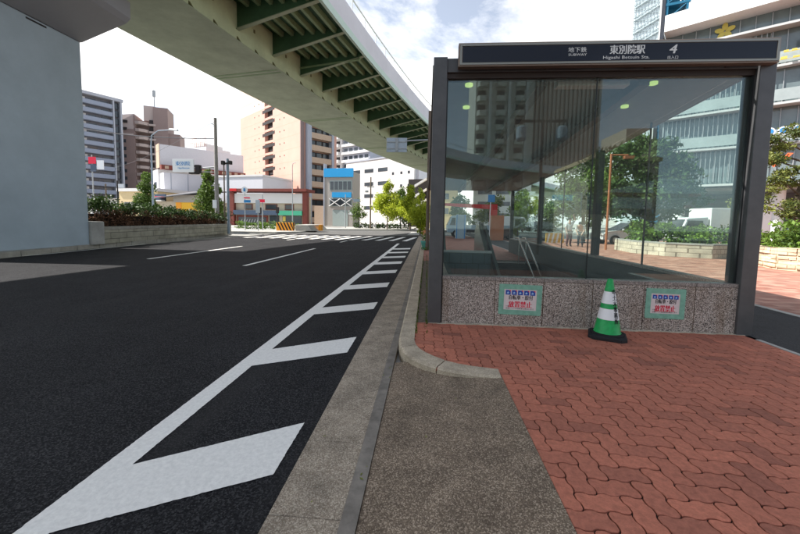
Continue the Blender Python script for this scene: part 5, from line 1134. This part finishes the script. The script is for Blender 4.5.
# emblem: five petalled yellow flower; coloured graphics on the bands
mb = MB(T)
for k in range(5):
    a = R(90+72*k); c = (-2.13+.42*math.cos(a), 20.25+.42*math.sin(a)); pts = []
    for j in range(14): b = j/14*2*math.pi; rr = .36; px_ = rr*math.cos(b); pz_ = rr*.62*math.sin(b); pts.append((c[0]+px_*math.cos(a)-pz_*math.sin(a), c[1]+px_*math.sin(a)+pz_*math.cos(a)))
    mb.loft([[(x, e, z) for x, z in pts] for e in (.05, .10)])
mb.build('flower_emblem', 'yel', t)
mb = MB(T)
for i in range(14): x = 1.0+.75*i; mb.box(x, x+.4, -1.10, -1.05, 16.15, 16.27+.10*(i % 2))
for i in range(4): x = 1.9+.5*i; mb.box(x, x+.3, -1.10, -1.05, 16.75, 16.9)
mb.box(1.0, 11.5, -1.09, -1.06, 16.10, 16.14); mb.box(1.9, 3.7, -1.09, -1.06, 16.70, 16.76); mb.build('yellow_graphic', 'yel', t)
mb = MB(T); mb.box(2.9, 4.2, -1.12, -1.06, 17.2, 18.4); mb.build('pink_poster', 'pink', t)
mb = MB(T); w_ = MB(T)
for i in range(6):
    x = 1.5+.86*i
    for rr, m_, e in ((.36, w_, -1.12), (.25, mb, -1.15)): m_.loft([[(x+rr*math.cos(a*math.pi/10), e+q, 9.95+rr*math.sin(a*math.pi/10)) for a in range(20)] for q in (0, .02)])
w_.build('round_sign_rims', 'signwhite', t); rs = mb.build('round_signs', 'signblue', t)
mb = MB(T); mb.add([(1.95, -1.1, 6.75), (2.2, -1.1, 6.95), (1.75, -1.1, 7.6), (1.45, -1.1, 7.45)], [(0, 1, 2, 3)]).add([(2.25, -1.1, 7.1), (2.45, -1.1, 7.1), (3.1, -1.1, 7.9), (2.75, -1.1, 7.95)], [(0, 1, 2, 3)]); mb.build('red_graphic', 'orangered', t)
# tower under scaffolding
t = thing('scaffold_tower', 'tall tower under construction, white netting left and open blue steel right', 'tower', (42, 75, 0), R(-30)); T = TR(39.2, 76, 0, R(-22))
bx('netting', 'mesh_w', t, T, [(0, 4.2, 0, 7, 0, 62)])
mb = MB(T)
for k in range(36): z = 24+1.05*k; mb.tube((-.1, -.12, z), (4.3, -.12, z), .045, .045, 5)
for k in range(9): x = .5*k+.1; mb.tube((x, -.14, 20), (x, -.14, 62), .04, .04, 5)
for k in range(16): z = 24+2.4*k; mb.tube((0, -.2, z), (4.2, -.2, z+2.2), .09, .09, 5); mb.tube((0, -.22, z+.6), (4.2, -.22, z+2.8), .05, .05, 5)
mb.build('scaffold_tubes', 'bars_w', t)
bx('corner_edge', 'white', t, T, [(4.22, 4.45, -.3, .3, 0, 62)])
bx('stair_shaft', 'greydark', t, T, [(4.5, 5.1, .2, 5, 0, 61)])
mb = MB(T); 
for x in (5.2, 8.3):
    for y_ in (.1, 4.5): mb.box(x, x+.35, y_, y_+.35, 0, 61)
for k in range(21): z = 2+2.9*k; mb.box(5.1, 8.9, .05, .3, z, z+.45); mb.box(5.1, 8.9, 4.4, 4.7, z, z+.45); mb.box(8.4, 8.75, .1, 4.7, z, z+.4); mb.box(5.2, 8.4, .4, 4.3, z+.2, z+.3)
for k in range(20): z = 2+2.9*k; mb.tube((5.3, .18, z+.4), (8.4, .18, z+2.9), .10, .10, 5); mb.tube((8.6, .3, z+.4), (8.6, 4.5, z+2.9), .10, .10, 5)
mb.build('steel_frame', 'steel_blue', t)
bx('inner_panels', 'steel_blue', t, T, [(5.25, 7.6, 2.0, 2.2, 0, 60)])
# ------------------------------------------------------------------ beyond the entrance, seen through it
t = truck('small flatbed truck with red crane boom seen through the left of the glass', 3.3, 31, R(180), 'carblue', 'carblue', 0, 3.6, 1, True)
mb = MB(); mb.loft([[(1.0, 30.9, 2.75), (1.0, 31.1, 2.75), (1.0, 31.1, 2.95), (1.0, 30.9, 2.95)], [(5.6, 30.85, 2.45), (5.6, 31.15, 2.45), (5.6, 31.15, 2.85), (5.6, 30.85, 2.85)]]); boom = mb.build('crane_boom', 'truckred', t)
mb = MB(); mb.box(5.3, 5.9, 30.8, 31.2, .9, 2.9); mb.build('crane_mast', 'truckred', t)
truck('white small truck with its nose turned left behind orange crate', 7.2, 33, R(12), 'carwhite', 'carblue', 0, 3.0, 1.2, True)
mb = MB(); mb.cbox(4.9, 5.8, 27.5, 28.3, 0, 1.9, .02); o = mb.build('crate', 'orange'); tag(o, 'tall orange brown crate on the sidewalk beyond the stairs', 'crate')
t = thing('toolbox_rack', 'pale blue upright cabinet beside the flatbed truck', 'cabinet', (2.7, 27.5, 0)); mb = MB(); mb.cbox(2.2, 2.9, 27.3, 27.9, .1, 1.9, .02); mb.build('cabinet', 'carblue', t); mb = MB(); mb.box(2.22, 2.28, 27.25, 27.29, .1, 1.9).box(2.82, 2.88, 27.25, 27.29, .1, 1.9); mb.build('edge_rails', 'signblue', t)
t = pole('parking_sign', 'blue square sign on white post beyond the escalator', 'sign', 4.65, 27, 3.4, .035, .03, 'signwhite', 0); mb = MB(); mb.box(4.45, 4.95, 26.93, 26.96, 2.85, 3.4); mb.build('plate', 'signblue', t)
t, T = bld('building', 'cream building far behind the flatbed truck', .2, 75, R(-4)); bx('wall', 'cream', t, T, [(0, 6, 0, 8, 0, 10)]); wins('window', 'greydark', t, T, 1.0, 1.2, [(x, -.02, z) for x in (1, 3.2) for z in (3, 6)], .05)
t, T = bld('building', 'pale grey apartment building far behind the blue square sign', 10, 80, R(-8)); bx('wall', 'whitewall', t, T, [(0, 12, 0, 10, 0, 10)]); wins('strip_window', 'greydark', t, T, 3.0, .9, [(x, -.02, z) for x in (1, 4.8, 8.4) for z in (2.5, 5, 7.5)], .05)
car('black car on road behind the people', 7.9, 28.5, R(178), 'carblack')
t = thing('striped_barrier', 'yellow orange striped board low on the far sidewalk seen through glass', 'barrier', (8.7, 25, 0)); mb = MB(); mb.prism([(8.1, 25), (9.3, 25), (9.3, 25.08), (8.1, 25.08)], .05, .72); b_ = mb.build('board', 'yellow', t); mb = MB()
for k in range(4): x = 8.15+.3*k; mb.add([(x, 24.99, .06), (x+.12, 24.99, .06), (x+.24, 24.99, .70), (x+.12, 24.99, .70)], [(0, 1, 2, 3)])
mb.build('stripes', 'white', b_)
# ------------------------------------------------------------------ people (continuous skinned bodies)
def person(label, x, y, rz, top, legs, pose, zb=0.0):
    t = thing('person', label, 'person', (x, y, zb), rz, None); T = TR(x, y, zb, rz)
    J = dict(pel=(0, 0, .92, .125), wst=(0, 0, 1.08, .115), chs=(0, 0, 1.30, .135), nek=(0, .01, 1.46, .055), chin=(0, -.02, 1.54, .062), head=(0, -.015, 1.63, .085), crown=(0, .0, 1.71, .06),
             hl=(.09, 0, .86, .09), kl=(.10, -.03, .48, .06), al=(.10, .02, .09, .042), fl=(.11, -.14, .04, .035), hr=(-.09, 0, .86, .09), kr=(-.11, -.05, .48, .06), ar=(-.12, .03, .09, .042), fr=(-.13, -.13, .04, .035),
             sl=(.18, 0, 1.40, .06), el=(.23, .02, 1.13, .043), wl=(.22, -.10, .90, .03), sr=(-.18, 0, 1.40, .06), er=(-.23, .02, 1.13, .043), wr=(-.22, -.10, .90, .03))
    J.update(pose); k = list(J); E = [('pel', 'wst'), ('wst', 'chs'), ('chs', 'nek'), ('nek', 'chin'), ('chin', 'head'), ('head', 'crown'), ('pel', 'hl'), ('hl', 'kl'), ('kl', 'al'), ('al', 'fl'), ('pel', 'hr'), ('hr', 'kr'), ('kr', 'ar'), ('ar', 'fr'), ('chs', 'sl'), ('sl', 'el'), ('el', 'wl'), ('chs', 'sr'), ('sr', 'er'), ('er', 'wr')]
    def skin(J, E, name, mat, par, grow=0):
        k = sorted({a for e in E for a in e}, key=lambda n: list(J).index(n)); me = bpy.data.meshes.new(name)
        me.from_pydata([tuple(T @ Vector(J[a][:3])) for a in k], [(k.index(a), k.index(b)) for a, b in E], []); o = bpy.data.objects.new(name, me); COL.objects.link(o)
        md = o.modifiers.new('skin', 'SKIN'); 
        if not me.skin_vertices: me.skin_vertices.new() if hasattr(me.skin_vertices, 'new') else None
        for i, a in enumerate(k):
            sv = me.skin_vertices[0].data[i]; r_ = J[a][3]+grow; sv.radius = (r_, r_); sv.use_root = (i == 0)
        ss = o.modifiers.new('sub', 'SUBSURF'); ss.levels = 1; ss.render_levels = 1
        dg = bpy.context.evaluated_depsgraph_get(); m2 = bpy.data.meshes.new_from_object(o.evaluated_get(dg)); bpy.data.objects.remove(o)
        return place(name, m2, mat, par, True)
    # hands with five fingers
    J2 = dict(J); E2 = list(E)
    for sgn, w, e in ((1, 'wl', 'el'), (-1, 'wr', 'er')):
        W_ = Vector(J[w][:3]); d = (W_-Vector(J[e][:3])).normalized(); side = d.cross(Vector((0, 1, 0))).normalized(); J2['p'+w] = (*(W_+d*.07), .028); E2.append((w, 'p'+w))
        for f in range(4):
            b0 = W_+d*.10+side*(-.027+.018*f); t1 = b0+d*(.045+.008*(f in (1, 2)))+Vector((0, -.012, 0)); J2[f'{w}f{f}'] = (*b0, .009); J2[f'{w}t{f}'] = (*t1, .007); E2 += [('p'+w, f'{w}f{f}'), (f'{w}f{f}', f'{w}t{f}')]
        th = W_+d*.05+side*.05*sgn; J2[w+'th'] = (*th, .010); E2.append(('p'+w, w+'th'))
    b_ = skin(J2, E2, 'body', 'skin', t)
    skin(J, [e for e in E if e in (('pel', 'wst'), ('wst', 'chs'), ('chs', 'sl'), ('sl', 'el'), ('chs', 'sr'), ('sr', 'er'))], 'shirt', top, b_, .018)
    skin(J, [e for e in E if e in (('pel', 'hl'), ('hl', 'kl'), ('kl', 'al'), ('pel', 'hr'), ('hr', 'kr'), ('kr', 'ar'))], 'trousers', legs, b_, .016)
    skin(J, [('al', 'fl'), ('ar', 'fr')][:1], 'shoe', 'dark', b_, .012); skin(J, [('ar', 'fr')], 'shoe', 'dark', b_, .012)
    mb = MB(T); hx, hy, hz = J['head'][:3]; mb.loft([[(hx+.098*math.cos(a*math.pi/8)*s, hy+.02+.105*math.sin(a*math.pi/8)*s, hz+z) for a in range(16)] for z, s in ((-.02, .85), (.03, 1.0), (.08, .95), (.12, .7), (.14, .3))]); mb.build('hair', 'hair', b_, True)
    mb = MB(T)
    for ex in (-.032, .032): mb.box(hx+ex-.011, hx+ex+.011, hy-.105, hy-.085, hz-.005, hz+.008)
    mb.build('eyes', 'dark', b_); mb = MB(T); mb.loft([[(hx-.014, hy-.088, hz-.045), (hx+.014, hy-.088, hz-.045), (hx, hy-.118, hz-.04)], [(hx-.006, hy-.088, hz), (hx+.006, hy-.088, hz), (hx, hy-.094, hz)]]); mb.build('nose', 'skin', b_); mb = MB(T); mb.box(hx-.025, hx+.025, hy-.084, hy-.076, hz-.072, hz-.063); mb.build('mouth', 'red_ink', b_)
    return t
person('person in pale top and maroon trousers raising an arm beyond the glass', 8.55, 22.2, R(10), 'cloth_w', 'cloth_r', dict(el=(.30, -.05, 1.58, .043), wl=(.20, -.10, 1.80, .03)))
person('person in white top and dark trousers bending over a bag beyond the glass', 9.15, 22.0, R(-30), 'cloth_w', 'cloth_d', dict(wst=(0, -.08, 1.06, .115), chs=(0, -.24, 1.20, .135), nek=(0, -.36, 1.28, .055), chin=(0, -.43, 1.31, .062), head=(0, -.46, 1.37, .085), crown=(0, -.46, 1.45, .06), sl=(.18, -.26, 1.26, .06), sr=(-.18, -.26, 1.26, .06), el=(.22, -.36, 1.02, .043), er=(-.22, -.36, 1.02, .043), wl=(.14, -.46, .84, .03), wr=(-.14, -.46, .84, .03)))

# ------------------------------------------------------------------ behind the camera: what the glass reflects
t, T = bld('apartment_tower', 'tall grey tower with rounded balconies mirrored in the glass', 10, -70, R(180)); 
T = TR(22, -70, -.08, R(180)); t.location = (22, -70, -.08)
bx('wall', 'tower_g', t, T, [(0, 12.2, 0, 14, 0, 55)])
for i in range(17):
    z = 3+3.0*i; mb = MB(T)
    for xo in (4.2, 8.2, 12.2):
        mb.prism([(xo-2.2, -.002), (xo-2.2, -.9), (xo-1.8, -1.3), (xo-.7, -1.3), (xo-.3, -.9), (xo-.3, -.002)], z, z+1.1)
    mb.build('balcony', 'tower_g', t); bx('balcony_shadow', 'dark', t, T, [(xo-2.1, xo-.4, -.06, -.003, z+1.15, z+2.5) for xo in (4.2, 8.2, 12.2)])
bx('pilaster', 'whitewall', t, T, [(x, x+.5, -1.0, -.003, 0, 55) for x in (1.4, 5.0, 9.0)])
t, T = bld('office_tower', 'grey brown office block with vertical fins mirrored in the glass', 38, -75, R(180)); bx('wall', 'fins', t, T, [(0, 15, 0, 14, 0, 50)])
bx('fins', 'fins', t, T, [(.3+.9*i, .75+.9*i, -.7, -.003, 0, 50) for i in range(17)])
t, T = bld('beige_building', 'low beige building with stepped roof mirrored right of centre in the glass', 24.0, -30, R(180)); bx('wall', 'beige', t, T, [(0, 7, 0, 10, 0, 8.6), (0, 3.2, .5, 6, 8.602, 11.6)]); bx('cornice', 'cream', t, T, [(-.2, 7.2, -.25, 10, 8.1, 8.5)]); wins('window', 'winglass', t, T, 1.4, 1.5, [(x, -.02, z) for x in (1, 3.2, 5.2) for z in (2.5, 5.5)], .06)
t = pole('twin_lamp', 'dark twin headed sidewalk lamp mirrored in the left pane', 'lamp post', 4.85, -6.3, 5.75, .07, .06, 'dark', 0)
mb = MB(); mb.box(3.85, 5.8, -6.34, -6.26, 5.68, 5.78); mb.build('arm', 'dark', t)
for x in (3.75, 5.45): mb = MB(); mb.lathe([(.17, 0), (.22, .1), (.22, .55), (.12, .62)], (x+.2, -6.3, 4.9), 14); mb.build('lantern', 'signback', t)
tree('street_tree', 'nearer dark tree mirrored beside the joint of the two panes', 13, -16, 0, 8, [(0, 0, 4.5, 2.4, 2.4, 2.0), (0, 0, 6.2, 1.8, 1.8, 1.4)], 'leaf_mid', 3500, .15, .16, k=14)
tree('street_tree', 'farther dark tree mirrored in the right pane before low building', 17, -24, 0, 9, [(0, 0, 5, 2.6, 2.6, 2.2), (0, 0, 7, 1.8, 1.8, 1.5)], 'leaf_dark', 3500, .16, .16, k=14)
# trees and blocks closing the horizon far away
